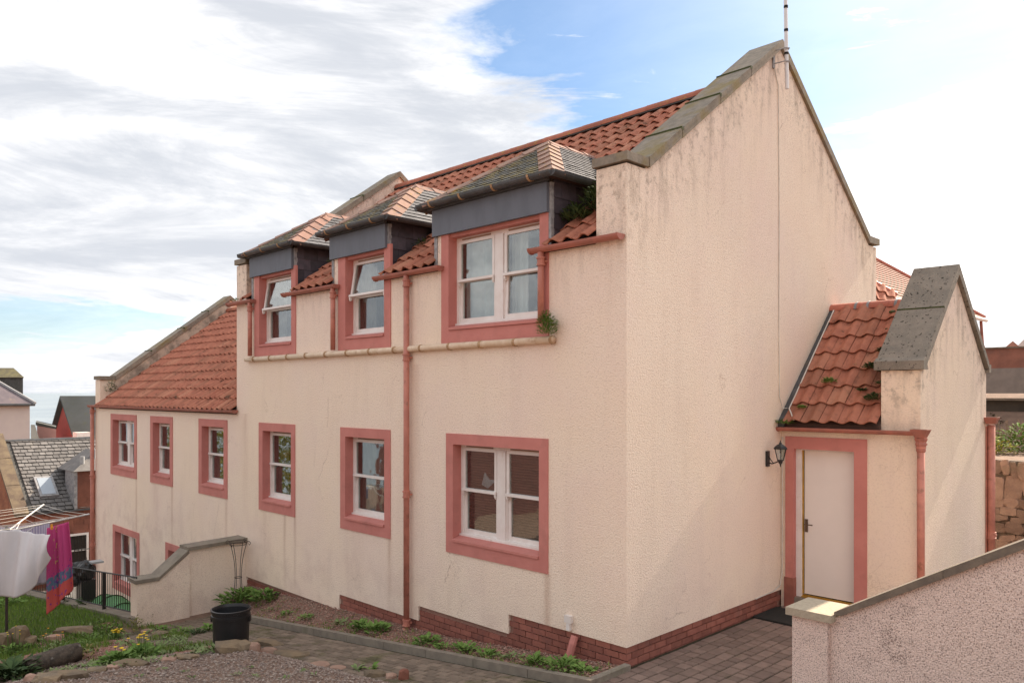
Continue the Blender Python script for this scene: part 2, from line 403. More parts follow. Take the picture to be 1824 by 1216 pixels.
class MB:
    def __init__(s): s.v = []; s.f = []; s.uv = None
    def add(s, vs_, fs):
        b = len(s.v); s.v += [tuple(p) for p in vs_]; s.f += [tuple(i + b for i in f) for f in fs]; return s
    def box(s, x0, x1, y0, y1, z0, z1):
        return s.add([(x, y, z) for z in (z0, z1) for y in (y0, y1) for x in (x0, x1)],
                     [(0, 2, 3, 1), (4, 5, 7, 6), (0, 1, 5, 4), (2, 6, 7, 3), (0, 4, 6, 2), (1, 3, 7, 5)])
    def prism(s, poly, d):
        """extrude a planar polygon (3D points) by the vector d"""
        n = len(poly); d = Vector(d); P = [Vector(p) for p in poly]
        return s.add(P + [p + d for p in P], [tuple(range(n - 1, -1, -1)), tuple(range(n, 2 * n))] +
                     [(i, (i + 1) % n, n + (i + 1) % n, n + i) for i in range(n)])
    def tube(s, pts, r, seg=8, cap=True):
        pts = [Vector(p) for p in pts]; n = len(pts)
        rr = r if isinstance(r, (list, tuple)) else [r] * n
        b = len(s.v); ref = None
        for i, p in enumerate(pts):
            t = (pts[min(i + 1, n - 1)] - pts[max(i - 1, 0)]).normalized()
            if ref is None: ref = Vector((0, 0, 1)) if abs(t.z) < .9 else Vector((1, 0, 0))
            a = t.cross(ref).normalized(); c = a.cross(t).normalized(); ref = c
            for k in range(seg):
                q = 2 * math.pi * k / seg
                s.v.append(tuple(p + (a * math.cos(q) + c * math.sin(q)) * rr[i]))
        for i in range(n - 1):
            for k in range(seg):
                k2 = (k + 1) % seg
                s.f.append((b + i * seg + k, b + i * seg + k2, b + (i + 1) * seg + k2, b + (i + 1) * seg + k))
        if cap:
            s.f.append(tuple(b + k for k in range(seg - 1, -1, -1))); s.f.append(tuple(b + (n - 1) * seg + k for k in range(seg)))
        return s
    def lathe(s, c, prof, seg=16, axis='z'):
        b = len(s.v); c = Vector(c)
        for r, h in prof:
            for k in range(seg):
                q = 2 * math.pi * k / seg
                s.v.append(tuple(c + Vector((r * math.cos(q), r * math.sin(q), h))))
        for i in range(len(prof) - 1):
            for k in range(seg):
                k2 = (k + 1) % seg
                s.f.append((b + i * seg + k, b + i * seg + k2, b + (i + 1) * seg + k2, b + (i + 1) * seg + k))
        return s
    def trough(s, a, b_, r, up=Vector((0, 0, 1)), seg=8, th=.008):
        """open half-round gutter from a to b_"""
        a = Vector(a); b_ = Vector(b_); t = (b_ - a).normalized(); side = t.cross(up).normalized()
        base = len(s.v)
        for p in (a, b_):
            for rad in (r, r - th):
                for k in range(seg + 1):
                    q = math.pi * k / seg
                    s.v.append(tuple(p + side * math.cos(q) * rad - up * math.sin(q) * rad))
        m = seg + 1
        for k in range(seg):
            s.f.append((base + k, base + k + 1, base + 2 * m + k + 1, base + 2 * m + k))
            s.f.append((base + m + k + 1, base + m + k, base + 3 * m + k, base + 3 * m + k + 1))
        for e in (0, seg):
            s.f.append((base + e, base + m + e, base + 3 * m + e, base + 2 * m + e))
        for o2 in (0, 2 * m):
            s.f.append(tuple(base + o2 + k for k in range(m)))
        return s
    def xf(s, mtx, start=0):
        for i in range(start, len(s.v)): s.v[i] = tuple(mtx @ Vector(s.v[i]))
        return s
    def build(s, name, m, parent=None, smooth=False, loc=None, **props):
        me = bpy.data.meshes.new(name)
        off = root_loc(parent) if parent is not None else Vector((0, 0, 0))
        if loc is not None: off = off * 0 + Vector(loc)
        o = bpy.data.objects.new(name, me)
        if parent is not None:
            o.parent = parent
            if loc is not None: o.location = Vector(loc) - root_loc(parent)
        elif loc is not None: o.location = loc
        vv = np.array(s.v, dtype=np.float64) - np.array(off)
        me.from_pydata(vv.tolist(), [], s.f)
        me.materials.append(MATS[m])
        if smooth: me.shade_smooth()
        me.update()
        COL.objects.link(o)
        for k, v in props.items(): o[k] = v
        return o

def fixn(o):
    import bmesh
    bm = bmesh.new(); bm.from_mesh(o.data); bmesh.ops.recalc_face_normals(bm, faces=bm.faces); bm.to_mesh(o.data); bm.free()
    return o

def thing(name, loc, label, cat, group=None):
    o = bpy.data.objects.new(name, None); COL.objects.link(o); o.location = loc
    o.empty_display_size = .2
    o['label'] = label; o['category'] = cat
    if group: o['group'] = group
    return o
def tag(o, label, cat, group=None):
    o['label'] = label; o['category'] = cat
    if group: o['group'] = group
    return o
def inst(name, me, parent, mtx, **props):
    o = bpy.data.objects.new(name, me)
    if parent is not None:
        o.parent = parent; mtx = Matrix.Translation(-root_loc(parent)) @ mtx
    o.matrix_basis = mtx
    COL.objects.link(o)
    for k, v in props.items(): o[k] = v
    return o
def mesh_of(mb, name, m, smooth=False):
    me = bpy.data.meshes.new(name); me.from_pydata(mb.v, [], mb.f); me.materials.append(MATS[m])
    if smooth: me.shade_smooth()
    me.update(); return me

def clip(poly, ax, val, keep_less):
    out = []
    n = len(poly)
    for i in range(n):
        a, b = poly[i], poly[(i + 1) % n]
        ia = (a[ax] <= val) if keep_less else (a[ax] >= val)
        ib = (b[ax] <= val) if keep_less else (b[ax] >= val)
        if ia: out.append(a)
        if ia != ib:
            t = (val - a[ax]) / (b[ax] - a[ax])
            out.append((a[0] + (b[0] - a[0]) * t, a[1] + (b[1] - a[1]) * t))
    return out
def area2(p):
    return abs(sum(p[i][0] * p[(i + 1) % len(p)][1] - p[(i + 1) % len(p)][0] * p[i][1] for i in range(len(p)))) / 2

def cover(o3, U, V, poly, w, h, th, name, m, parent, limit=300, tilt=.012, gap=.004, jit=.0, base=.004, count=None, tall=1.0, rowjit=0.0):
    """lay rows of thin slabs (slates, stones, bricks) over the convex polygon poly given in (u, v) metres"""
    U = Vector(U).normalized(); V = Vector(V).normalized(); Nn = U.cross(V).normalized(); o3 = Vector(o3)
    us = [p[0] for p in poly]; vs2 = [p[1] for p in poly]
    made = 0; rest = MB()
    v = min(vs2); row = 0
    while v < max(vs2):
        hh = h * (1 + random.uniform(-rowjit, rowjit))
        band = clip(clip(poly, 1, v, False), 1, v + hh * tall, True)
        if len(band) >= 3:
            u = min(us) - (w * .5 if row % 2 else 0) - random.uniform(0, w) * jit
            while u < max(us):
                ww = w * (1 + random.uniform(-jit, jit))
                c = clip(clip(band, 0, u + gap / 2, False), 0, u + ww - gap / 2, True)
                if len(c) >= 3 and area2(c) > w * h * .03:
                    cu = sum(p[0] for p in c) / len(c); cv = sum(p[1] for p in c) / len(c)
                    P = []
                    lift = random.uniform(0, tilt * .4)
                    for (a, b) in c:
                        P.append(U * (a - cu) + V * (b - cv) + Nn * (base + lift + tilt * (1 - min(1, (b - v) / (hh * tall)))))
                    cen = o3 + U * cu + V * cv
                    if made < limit:
                        mb = MB().prism(P, Nn * th)
                        me = mesh_of(mb, name, m)
                        inst(name, me, parent, Matrix.Translation(cen))
                        made += 1
                    else:
                        rest.prism([p + cen for p in P], Nn * th)
                u += ww
        v += hh; row += 1
    if rest.v: rest.build(name, m, parent, kind='stuff')
    return made

def grid_wall(mb, Y, xs, zs, keep, depth, plane='y', sgn=1):
    """front faces at Y on the cells kept, with returns of the given depth round every opening"""
    nx, nz = len(xs) - 1, len(zs) - 1
    K = [[keep((xs[i] + xs[i + 1]) / 2, (zs[j] + zs[j + 1]) / 2) for j in range(nz)] for i in range(nx)]
    def k(i, j): return 0 <= i < nx and 0 <= j < nz and K[i][j]
    for i in range(nx):
        for j in range(nz):
            if not K[i][j]: continue
            x0, x1, z0, z1 = xs[i], xs[i + 1], zs[j], zs[j + 1]
            mb.add([(x0, Y, z0), (x1, Y, z0), (x1, Y, z1), (x0, Y, z1)], [(0, 1, 2, 3)])
            mb.add([(x0, Y + depth, z0), (x1, Y + depth, z0), (x1, Y + depth, z1), (x0, Y + depth, z1)], [(3, 2, 1, 0)])
            if not k(i - 1, j): mb.add([(x0, Y, z0), (x0, Y, z1), (x0, Y + depth, z1), (x0, Y + depth, z0)], [(0, 1, 2, 3)])
            if not k(i + 1, j): mb.add([(x1, Y, z0), (x1, Y + depth, z0), (x1, Y + depth, z1), (x1, Y, z1)], [(0, 1, 2, 3)])
            if not k(i, j - 1): mb.add([(x0, Y, z0), (x0, Y + depth, z0), (x1, Y + depth, z0), (x1, Y, z0)], [(0, 1, 2, 3)])
            if not k(i, j + 1): mb.add([(x0, Y, z1), (x1, Y, z1), (x1, Y + depth, z1), (x0, Y + depth, z1)], [(0, 1, 2, 3)])

# ------------------------------------------------------------------ terrain
def sstep(t, a, b):
    t = min(1, max(0, (t - a) / (b - a))); return t * t * (3 - 2 * t)
def rail_y(x): return -1.9 + (x + 8.95) * .107
def gz(x, y):
    if y > -.02 and y < 7.3 and -17.6 < x < -.05: return -3.3
    z = .115 * min(x, 0) - .05 if x < 0 else -.03
    if y >= 0: z = z if x > -17 else z
    if x < -8.6 and y < 0: z += (-.93 - .073 * (-x - 9) - z) * sstep(-x, 8.6, 9.4)
    if x < -9.3 and y > rail_y(x) - .02 and y < 0: z = -2.75
    if x < -15.4: z = z + (-3.55 - z) * sstep(-x, 15.4, 16.6)
    if y < -1.5 and x > -15.4:
        near = sstep(x, -6.6, -4.9)
        z += near * (sstep(-y, 1.55, 2.1) * .16 + max(0, -y - 2.0) * .07)
        z += (1 - near) * sstep(-y, 2.2, 3.4) * .10 * sstep(x, -9, -7.5)
        if x > -2.5: z += max(0, -y - 2.2) * .20 * sstep(x, -2.5, 0)
    if y > 7.3 and x > -20 and x <= 8:
        z = .0 + sstep(y, 9.15, 9.3) * 1.72 + sstep(y, 15, 16) * .9 + sstep(y, 18.3, 19) * 1.0
        z = z if x > -17 else z
    if y > 20: z = 3.6
    if x < -30: z = -3.55 + (-14 + 3.55) * sstep(-x, 34, 95)
    if y > 7.3 and x < -17: z = -3.55 if x > -30 else z
    return z
def axis(fine0, fine1, step, far):
    a = list(np.arange(fine0, fine1 + 1e-6, step)); lo = []; d = step * 2; p = fine0
    while p > -far: p -= d; d *= 1.35; lo.append(p)
    hi = []; d = step * 2; p = fine1
    while p < far: p += d; d *= 1.35; hi.append(p)
    return lo[::-1] + a + hi
gx = axis(-18, 6, .15, 400); gy = axis(-9, 10, .15, 400)
gm = MB()
for y in gy:
    for x in gx:
        gm.v.append((x, y, gz(x, y) + (mnoise.noise(Vector((x * 1.7, y * 1.7, 0))) * .018 if (x < 0 and -9 < y < -.6) else 0)))
nx = len(gx)
for j in range(len(gy) - 1):
    for i in range(nx - 1):
        a = j * nx + i; gm.f.append((a, a + 1, a + nx + 1, a + nx))
ground = gm.build('ground', 'soil', smooth=True, kind='structure')
MB().add([(-60, -8000, -11), (-60, 9000, -11), (-30000, 40000, -11), (-30000, -20000, -11)], [(0, 1, 2, 3)]).build('sea', 'sea_water', kind='structure')
sea = bpy.data.objects['sea']
lane = MB().add([(-24, -14, -3.53), (-16.9, -14, -3.53), (-16.9, 14, -3.53), (-24, 14, -3.53)], [(0, 1, 2, 3)]).build('lane', 'asphalt', kind='structure')

# ------------------------------------------------------------------ main house
GL, GR = -9.3, 0.0          # gables
HOUSE = thing('house', (-4.6, 3.5, 0), 'cream rendered house with three slate dormers, red window surrounds and small porch', 'house')
HW = [(-3.03, -1.15, .84, 2.45), (-5.65, -4.31, .84, 2.45), (-8.39, -7.08, .85, 2.45)]
DW = [(-3.13, -1.14, 3.665, 5.2), (-5.71, -4.30, 3.665, 5.2), (-8.56, -7.05, 3.665, 5.2)]
DORM = [(-3.28, -1.10), (-5.90, -4.35), (-8.67, -7.09)]
xs = sorted({GL + .4, -8.8, -5.7, -3.65, -1.83, -.42, *[a for w in HW + DW for a in w[:2]], *[a for d in DORM for a in d]})
zs = [-.48, -.23, -.02, .225, .84, .85, 2.45, 3.665, 4.74, 5.2, 5.50]
def keep(x, z):
    for a, b, c, d in HW + DW:
        if a < x < b and c < z < d: return False
    if z > 4.74 and not any(a < x < b for a, b in DORM): return False
    lo = -.48 if x < -5.7 else -.23 if x < -3.65 else -.02 if x < -1.83 else .225
    return z > lo
mb = MB(); grid_wall(mb, 0, xs, zs, keep, .035)
# gables as thick walls
def gable(mb, x0, x1, y0, y1, z0, ze, za, ya=None, step=.30):
    ya = ya or (y0 + y1) / 2
    mb.prism([(x0, y0, z0), (x0, y1, z0), (x0, y1, ze), (x0, y1 - step, ze), (x0, ya, za), (x0, y0 + step, ze), (x0, y0, ze)], (x1 - x0, 0, 0))
gable(mb, -.42, 0, 0, 7.12, .225, 5.50, 7.90, 3.57, .33)
gable(mb, GL, GL + .4, 0, 7.12, -3.2, 5.43, 7.84, 3.57, .33)
mb.box(GL + .4, -.42, 7.0, 7.12, -3.2, 4.74)
house_wall = fixn(mb.build('wall', 'harling_main', HOUSE))
# plinth: mortar core with single bricks in front
core = MB()
for a, b, t in ((GL + .4, -5.7, -.48), (-5.7, -3.65, -.23), (-3.65, -1.83, -.02), (-1.83, -.03, .225)):
    core.box(a, b, .036, .25, -1.4, t)
core.box(-.25, -.036, .036, 7.1, -1.4, .223)
plinth = core.build('plinth', 'mortar', HOUSE)
bk = mesh_of(MB().box(-.105, .105, -.012, .03, -.0325, .0325), 'brick', 'brick')
nb = 0
zt = .225
cand = []
r = 0
z = .225 - .0385
while z > -.85:
    x = -.01 - (.11 if r % 2 else 0)
    while x > GL + .4:
        top = -.48 if x - .105 < -5.7 else -.23 if x - .105 < -3.65 else -.02 if x - .105 < -1.83 else .225
        soil = .115 * x + .02 - .06 if x > -2 else -.27 + .052 * (x + 2)
        if z + .03 < top and z + .033 > soil - .05: cand.append((x - .108, .028, z, 0))
        x -= .22
    y = .12 + (.11 if r % 2 else 0)
    if z > -.06:
        while y < 3.55:
            cand.append((-.028, y + .0, z, 1)); y += .22
    z -= .076; r += 1
hb = mesh_of(MB().box(-.05, .05, -.012, .03, -.0325, .0325), 'brick', 'brick')
for zz in (.225 - .0385 - .076, .225 - .0385 - .076 * 3):
    inst('brick', hb, plinth, Matrix.Translation((-.062, .028, zz)))
    inst('brick', hb, plinth, Matrix.Translation((-.028, .06, zz)) @ Matrix.Rotation(RAD(90), 4, 'Z'))
cand.sort(key=lambda c: -(c[0]))
for (x, y, z, side) in cand[:296]:
    m4 = Matrix.Translation((x, y, z)) @ (Matrix.Rotation(RAD(90), 4, 'Z') if side else Matrix.Identity(4)) @ Matrix.Translation((0, random.uniform(-.002, .003), 0))
    inst('brick', bk, plinth, m4)

# ------------------------------------------------------------------ windows
def window(parent, x0, x1, z0, z1, fw, pair=False, inner=None, tilt=(0, 0), top_open=False, curtain='curtain_grey', full=False, Y=0):
    """surround rect x0..x1, z0..z1; opening = inner (x0,x1,z0,z1)"""
    a, b, c, d = inner
    out = MB()
    e_ = .10 if top_open else 0
    out.box(x0 + e_, a, Y - .014, Y + .136, c, d if not top_open else z1)
    if e_: out.box(x0, x0 + e_ - .0005, Y - .014, Y + .03, c, z1)
    o1 = out.build('window', 'red_paint', parent)
    W_ = o1
    jm = MB().box(b, x1 - e_, Y - .014, Y + .136, c, d if not top_open else z1)
    if e_: jm.box(x1 - e_ + .0005, x1, Y - .014, Y + .03, c, z1)
    jm.build('surround', 'red_paint', W_)
    if not top_open: MB().box(x0, x1, Y - .014, Y + .136, d, z1).build('surround', 'red_paint', W_)
    else: MB().box(a, b, Y + .02, Y + .136, d, z1).build('surround', 'red_paint', W_)
    MB().box(x0, x1, Y - .0145, Y + (.136 if z0 < 3 else .10), z0, c).build('surround', 'red_paint', W_)
    MB().prism([(a + .004, Y - .034, c + .004), (a + .004, Y - .034, c + .034), (a + .004, Y + .15, c + .085), (a + .004, Y + .15, c + .004)], (b - a - .008, 0, 0)).build('sill', 'red_paint', W_)
    c2 = c + .075
    # white box frame
    fr = MB(); w = .045; y0, y1 = Y + .135, Y + .20
    fr.box(a, a + w, y0, y1, c2, d); fr.box(b - w, b, y0, y1, c2, d); fr.box(a + w, b - w, y0, y1, d - .05, d)
    fr.box(a + w, b - w, y0 - .01, y1, c2, c2 + .035)
    fr.box(a - .0, b, y0 - .03, y0 - .001, c2 - .012, c2 + .022)
    bays = [(a + w, b - w)]
    if pair:
        mid = (a + b) / 2; mw = .075
        fr.box(mid - mw, mid + mw, y0 - .012, y1, c2 + .035, d - .05)
        fr.box(mid - mw - .018, mid - mw, y0 + .012, y1, c2 + .035, d - .05); fr.box(mid + mw, mid + mw + .018, y0 + .012, y1, c2 + .035, d - .05)
        bays = [(a + w, mid - mw - .018), (mid + mw + .018, b - w)]
    fr.build('window_frame', 'white_paint', W_)
    for bi, (p, q) in enumerate(bays):
        zt_, zb = d - .05, c2 + .035; zm = (zt_ + zb) / 2 + .02
        MB().box(p + .12 * (q - p), q - .1 * (q - p), y0 - .016, y0 - .002, zt_ + .012, zt_ + .028).build('vent', 'vent_brown', W_)
        for si, (s0, s1, yo) in enumerate(((zm - .02, zt_, y0 - .004), (zb, zm + .01, y0 + .030))):
            sw = .042; br = .055 if si else .035
            ms = MB()
            ms.box(p, p + sw, yo, yo + .04, s0, s1); ms.box(q - sw, q, yo, yo + .04, s0, s1)
            ms.box(p + sw, q - sw, yo, yo + .04, s1 - .035, s1); ms.box(p + sw, q - sw, yo, yo + .04, s0, s0 + br)
            if si == 0:
                ms.box(p - .004, q + .004, yo - .028, yo - .001, s0 - .002, s0 + .032)
                for h in (p, q - .03):
                    ms.prism([(h, yo - .02, s0 - .003), (h, yo + .03, s0 - .003), (h, yo + .03, s0 - .05), (h, yo, s0 - .065), (h, yo - .015, s0 - .04)], (.03, 0, 0))
            mg = MB().box(p + sw, q - sw, yo + .018, yo + .024, s0 + br, s1 - .035)
            ang = tilt[bi][si] if isinstance(tilt[bi], (tuple, list)) else 0
            if ang:
                pv_ = Vector((0, yo + .02, s1)) if ang > 0 else Vector((0, yo + .02, s0))
                R_ = Matrix.Translation(pv_) @ Matrix.Rotation(RAD(-ang), 4, 'X') @ Matrix.Translation(-pv_)
                ms.xf(R_); mg.xf(R_)
            sash = fixn(ms.build('sash', 'white_paint', W_)); mg.build('pane', 'window_glass', W_)
    # curtain inside
    if curtain:
        for bi, (p, q) in enumerate(bays):
            cov = 1.0 if full and (full == 'all' or bi == 0) else .36
            n = 26; cm = MB(); e = p + (q - p) * cov
            for i in range(n + 1):
                t = i / n; yy = Y + .30 + .018 * math.sin(t * 9 * cov * 2.2) + .006 * math.sin(t * 31)
                cm.v += [(p - .03 + (e - p + .03) * t, yy, c2), (p - .03 + (e - p + .03) * t, yy, d)]
            for i in range(n): cm.f.append((2 * i, 2 * i + 2, 2 * i + 3, 2 * i + 1))
            cm.build('curtain', curtain, W_, smooth=True)
    # room behind
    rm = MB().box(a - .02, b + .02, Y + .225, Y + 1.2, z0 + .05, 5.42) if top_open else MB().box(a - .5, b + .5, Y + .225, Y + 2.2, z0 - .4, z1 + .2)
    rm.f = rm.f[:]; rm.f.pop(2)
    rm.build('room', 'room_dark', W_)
    return W_

def inn(r, l=.145, rr=.145, t=.145, b=.155): return (r[0] + l, r[1] - rr, r[2] + b, r[3] - t)
w1 = window(HOUSE, *HW[0], 0, True, inn(HW[0]), ((0, 0), (0, 0)), curtain=None)
a, b, c, d = inn(HW[0])
bl = MB()
for i in range(34):
    zz = c + .1 + i * (d - c - .1) / 34
    bl.box(a, b, .28, .315, zz, zz + .022)
bl.build('blind', 'blind_brown', w1)
MB().prism([(-2.62, .27, 1.76), (-2.5, .27, 1.72), (-2.34, .27, 1.84), (-2.47, .27, 1.84), (-2.56, .27, 1.93)], (0, .012, 0)).build('ornament', 'bird_ornament', w1)
window(HOUSE, *HW[1], 0, False, inn(HW[1]), ((0, 0),))
window(HOUSE, *HW[2], 0, False, inn(HW[2], .15, .13), ((0, 0),))
window(HOUSE, *DW[0], 0, True, (-2.975, -1.285, 3.84, 5.10), ((0, 0), (0, 2.5)), top_open=True, curtain='curtain_white', full=True)
window(HOUSE, *DW[1], 0, False, (-5.50, -4.46, 3.84, 5.10), ((9, 0),), top_open=True)
window(HOUSE, *DW[2], 0, False, (-8.37, -7.20, 3.84, 5.10), ((9, 0),), top_open=True)

# ------------------------------------------------------------------ roofs
def pantile_mesh(w, L, h=.056, seg=9, name='pantile', m='pantile', jitter=0):
    mb = MB(); th = .014; prof = []
    for i in range(seg + 1):
        u = i / seg
        zz = h * (0.5 + 0.5 * math.cos(2 * math.pi * (u - .72))) ** 1.15
        prof.append((u * w * .968, zz))
    for yv, lift in ((0, .044), (L, .004)):
        for x, zz in prof: mb.v.append((x, yv, zz + lift + th))
        for x, zz in prof: mb.v.append((x, yv, zz + lift))
    n = seg + 1
    for i in range(seg):
        mb.f.append((i, i + 1, 2 * n + i + 1, 2 * n + i))
        mb.f.append((n + i + 1, n + i, 3 * n + i, 3 * n + i + 1))
        mb.f.append((i + 1, i, n + i, n + i + 1))
    mb.f.append((0, 2 * n, 3 * n, n)); mb.f.append((seg, n + seg, 3 * n + seg, 2 * n + seg))
    return mb
def lay_tiles(parent, x0, x1, y0, z0, y1, z1, w, gauge, limit, score, skip=None, m='pantile', restname='pantile', order=None):
    """front slope rising from (y0, z0) to (y1, z1)"""
    S = math.hypot(y1 - y0, z1 - z0); ang = math.atan2(z1 - z0, y1 - y0)
    nxn = max(1, round((x1 - x0) / w)); w = (x1 - x0) / nxn
    nr = max(1, round(S / gauge)); g = S / nr
    mbt = pantile_mesh(w, g + .035); me = mesh_of(mbt, 'pantile', m)
    me2 = me
    cells = []
    for r in range(nr):
        for c in range(nxn):
            x = x0 + c * w; yy = y0 + math.cos(ang) * g * r; zz = z0 + math.sin(ang) * g * r
            if skip and skip(x + w / 2, yy + math.cos(ang) * g / 2): continue
            cells.append((score(x, yy, zz), x, yy, zz))
    cells.sort(key=lambda t: -t[0])
    rest = MB()
    for i, (_, x, yy, zz) in enumerate(cells):
        M4 = Matrix.Translation((x + random.uniform(-.003, .003), yy, zz)) @ Matrix.Rotation(ang + random.uniform(-.012, .016), 4, 'X') @ Matrix.Rotation(random.uniform(-.018, .018), 4, 'Z') @ Matrix.Rotation(random.uniform(-.02, .02), 4, 'Y')
        if i < limit: inst('pantile', me, parent, M4)
        else: rest.add([M4 @ Vector(v) for v in mbt.v], mbt.f)
    if rest.v: rest.build(restname, m, parent, kind='stuff')
    return me

RS = .752
def roof_z(y): return 4.78 + RS * y
deck = MB()
for x0, x1 in ((GL + .4, -8.55), (-7.2, -5.8), (-4.45, -3.2), (-1.2, -.42)):
    deck.prism([(x0, -.02, roof_z(-.02) - .03), (x0, 1.05, roof_z(1.05) - .03), (x0, 1.05, roof_z(1.05) - .10), (x0, -.02, roof_z(-.02) - .10)], (x1 - x0, 0, 0))
deck.prism([(GL + .4, 1.05, roof_z(1.05) - .03), (GL + .4, 3.55, roof_z(3.55) - .03), (GL + .4, 7.12, 4.75), (GL + .4, 7.12, 4.65), (GL + .4, 3.55, roof_z(3.55) - .13), (GL + .4, 1.05, roof_z(1.05) - .13)], (GR - GL - .82, 0, 0))
ROOF = fixn(deck.build('roof', 'roof_deck', HOUSE))
def skip_main(x, y):
    for k, (a, b) in enumerate(DORM):
        if a + .02 < x < b - .02 and y < 1.15: return True
        mid = (a + b) / 2; t = max(0, (y - 1.0) / 1.2)
        if 1.15 <= y < 2.0 and abs(x - mid) < (b - a) / 2 * (1 - t) - .15: return True
    return False
def vis_main(x, y, z):
    s = x * .12 + y * .35
    if y < 1.2 and x > -8.4: s += 2
    return s
lay_tiles(ROOF, GL + .4, -.42, -.10, roof_z(-.10) - .012, 3.50, roof_z(3.50) - .012, .235, .335, 262, vis_main, skip_main)
# rear slope
me_r = pantile_mesh(.235, .37); restr = MB()
for r in range(13):
    for c in range(36):
        M4 = Matrix.Translation((-.42 - c * .235, 7.15 - .27 * r, 4.76 + .2085 * r)) @ Matrix.Rotation(math.pi, 4, 'Z') @ Matrix.Rotation(math.atan(RS), 4, 'X')
        restr.add([M4 @ Vector(v) for v in me_r.v], me_r.f)
restr.build('pantile', 'pantile', ROOF, kind='stuff')

def ridge(parent, p0, p1, r, L, name='ridge_tile', m='ridge_tile', collar=True, drop=.06):
    p0 = Vector(p0); p1 = Vector(p1); n = max(1, round((p1 - p0).length / L)); d = (p1 - p0) / n
    t = d.normalized(); side = t.cross(Vector((0, 0, 1))).normalized(); up = side.cross(t).normalized()
    mb = MB(); seg = 9
    for e, rr in ((0, r * 1.0), (1, r * 1.04)):
        for q in ((rr), (rr - .016)):
            for k in range(seg + 1):
                a = math.pi * k / seg
                mb.v.append(tuple(d * (e * 1.015) + side * math.cos(a) * q + up * math.sin(a) * q))
            mb.v[-1] = mb.v[-1]
    n1_ = seg + 1
    for k in range(seg):
        mb.f.append((k, k + 1, 2 * n1_ + k + 1, 2 * n1_ + k)); mb.f.append((n1_ + k + 1, n1_ + k, 3 * n1_ + k, 3 * n1_ + k + 1))
        mb.f.append((k + 1, k, n1_ + k, n1_ + k + 1)); mb.f.append((2 * n1_ + k, 2 * n1_ + k + 1, 3 * n1_ + k + 1, 3 * n1_ + k))
    mb.f.append((0, 2 * n1_, 3 * n1_, n1_)); mb.f.append((seg, n1_ + seg, 3 * n1_ + seg, 2 * n1_ + seg))
    me = mesh_of(mb, name, m, False)
    for i in range(n):
        inst(name, me, parent, Matrix.Translation(p0 + d * i))
ridge(ROOF, (-.42, 3.55, 7.49), (GL + .4, 3.55, 7.49), .115, .45)
MB().prism([(-.42, 3.42, 7.46), (-.42, 3.68, 7.46), (-.42, 3.64, 7.53), (-.42, 3.46, 7.53)], (GL + .82, 0, 0)).build('ridge_bedding', 'dark_recess', ROOF)

# skews (coping stones)
def skews(parent, x0, x1, y0, y1, ya, ze, sl, cuts, th=.10, m='stone_coping', rear=True, kn=.37):
    top = lambda y: ze + sl * y
    # kneeler
    MB().box(x0 + .012, x1 - .01, y0 - .035, y0 + kn, ze + sl * kn - .115 + 0, ze + sl * kn - .018).build('kneeler', m, parent)
    ys = [y0 + kn] + list(cuts) + [ya]
    for i in range(len(ys) - 1):
        a, b = ys[i], ys[i + 1]; g = .006
        o = MB().prism([(x0, a + g, top(a - y0)), (x0, b - (0 if i == len(ys) - 2 else g), top(b - y0)), (x0, b - (0 if i == len(ys) - 2 else g), top(b - y0) - th * 1.25), (x0, a + g, top(a - y0) - th * 1.25)], (x1 - x0, 0, 0)).build('coping_stone', m, parent)
        fixn(o)
        if i < len(ys) - 2:
            MB().box(x0 + .002, x1 + .003, b - .02, b + .02, top(b - y0) - .03, top(b - y0) + .012).build('moss_joint', 'moss', parent)
    if rear:
        o = MB().prism([(x0, ya, top(ya - y0)), (x0, y1 - kn, top(ya - y0) - sl * (y1 - kn - ya)), (x0, y1 - kn, top(ya - y0) - sl * (y1 - kn - ya) - th * 1.25), (x0, ya, top(ya - y0) - th * 1.25)], (x1 - x0, 0, 0)).build('coping_stone', m, parent)
        fixn(o)
        zz = top(ya - y0) - sl * (y1 - kn - ya)
        MB().box(x0, x1, y1 - kn, y1 + .045, zz - .115, zz - .005).build('kneeler', m, parent)
skews(HOUSE, -.47, .045, 0, 7.12, 3.57, 5.37, .7265, (1.03, 1.89, 2.67))
skews(HOUSE, GL - .045, GL + .44, 0, 7.12, 3.57, 5.30, .7265, (1.0, 1.8, 2.6))

# dormers
def vtile_strip(parent, p0, p1, na, nbv, w, L, name, m, th=.018):
    """angled hip / ridge tiles from p0 to p1: wings na, nbv are unit vectors down the two slopes"""
    p0 = Vector(p0); p1 = Vector(p1); n = max(1, round((p1 - p0).length / L)); d = (p1 - p0) / n
    na = Vector(na).normalized(); nbv = Vector(nbv).normalized(); up = -(na + nbv).normalized()
    for i in range(n):
        q = p0 + d * i; lo = .022; mb = MB()
        A = [q + na * w + up * lo, q + up * lo, q + nbv * w + up * lo]
        B = [q + d * 1.0 + na * w + up * (.006), q + d + up * .006, q + d + nbv * w + up * .006]
        vsx = []
        for P in (A, B):
            vsx += P; vsx += [p + up * th for p in P]
        mb.add(vsx, [(3, 4, 10, 9), (4, 5, 11, 10), (0, 6, 7, 1), (1, 7, 8, 2), (0, 1, 4, 3), (1, 2, 5, 4), (6, 9, 10, 7), (7, 10, 11, 8), (0, 3, 9, 6), (2, 8, 11, 5)])
        fixn(mb.build(name, m, parent, loc=tuple(q)))
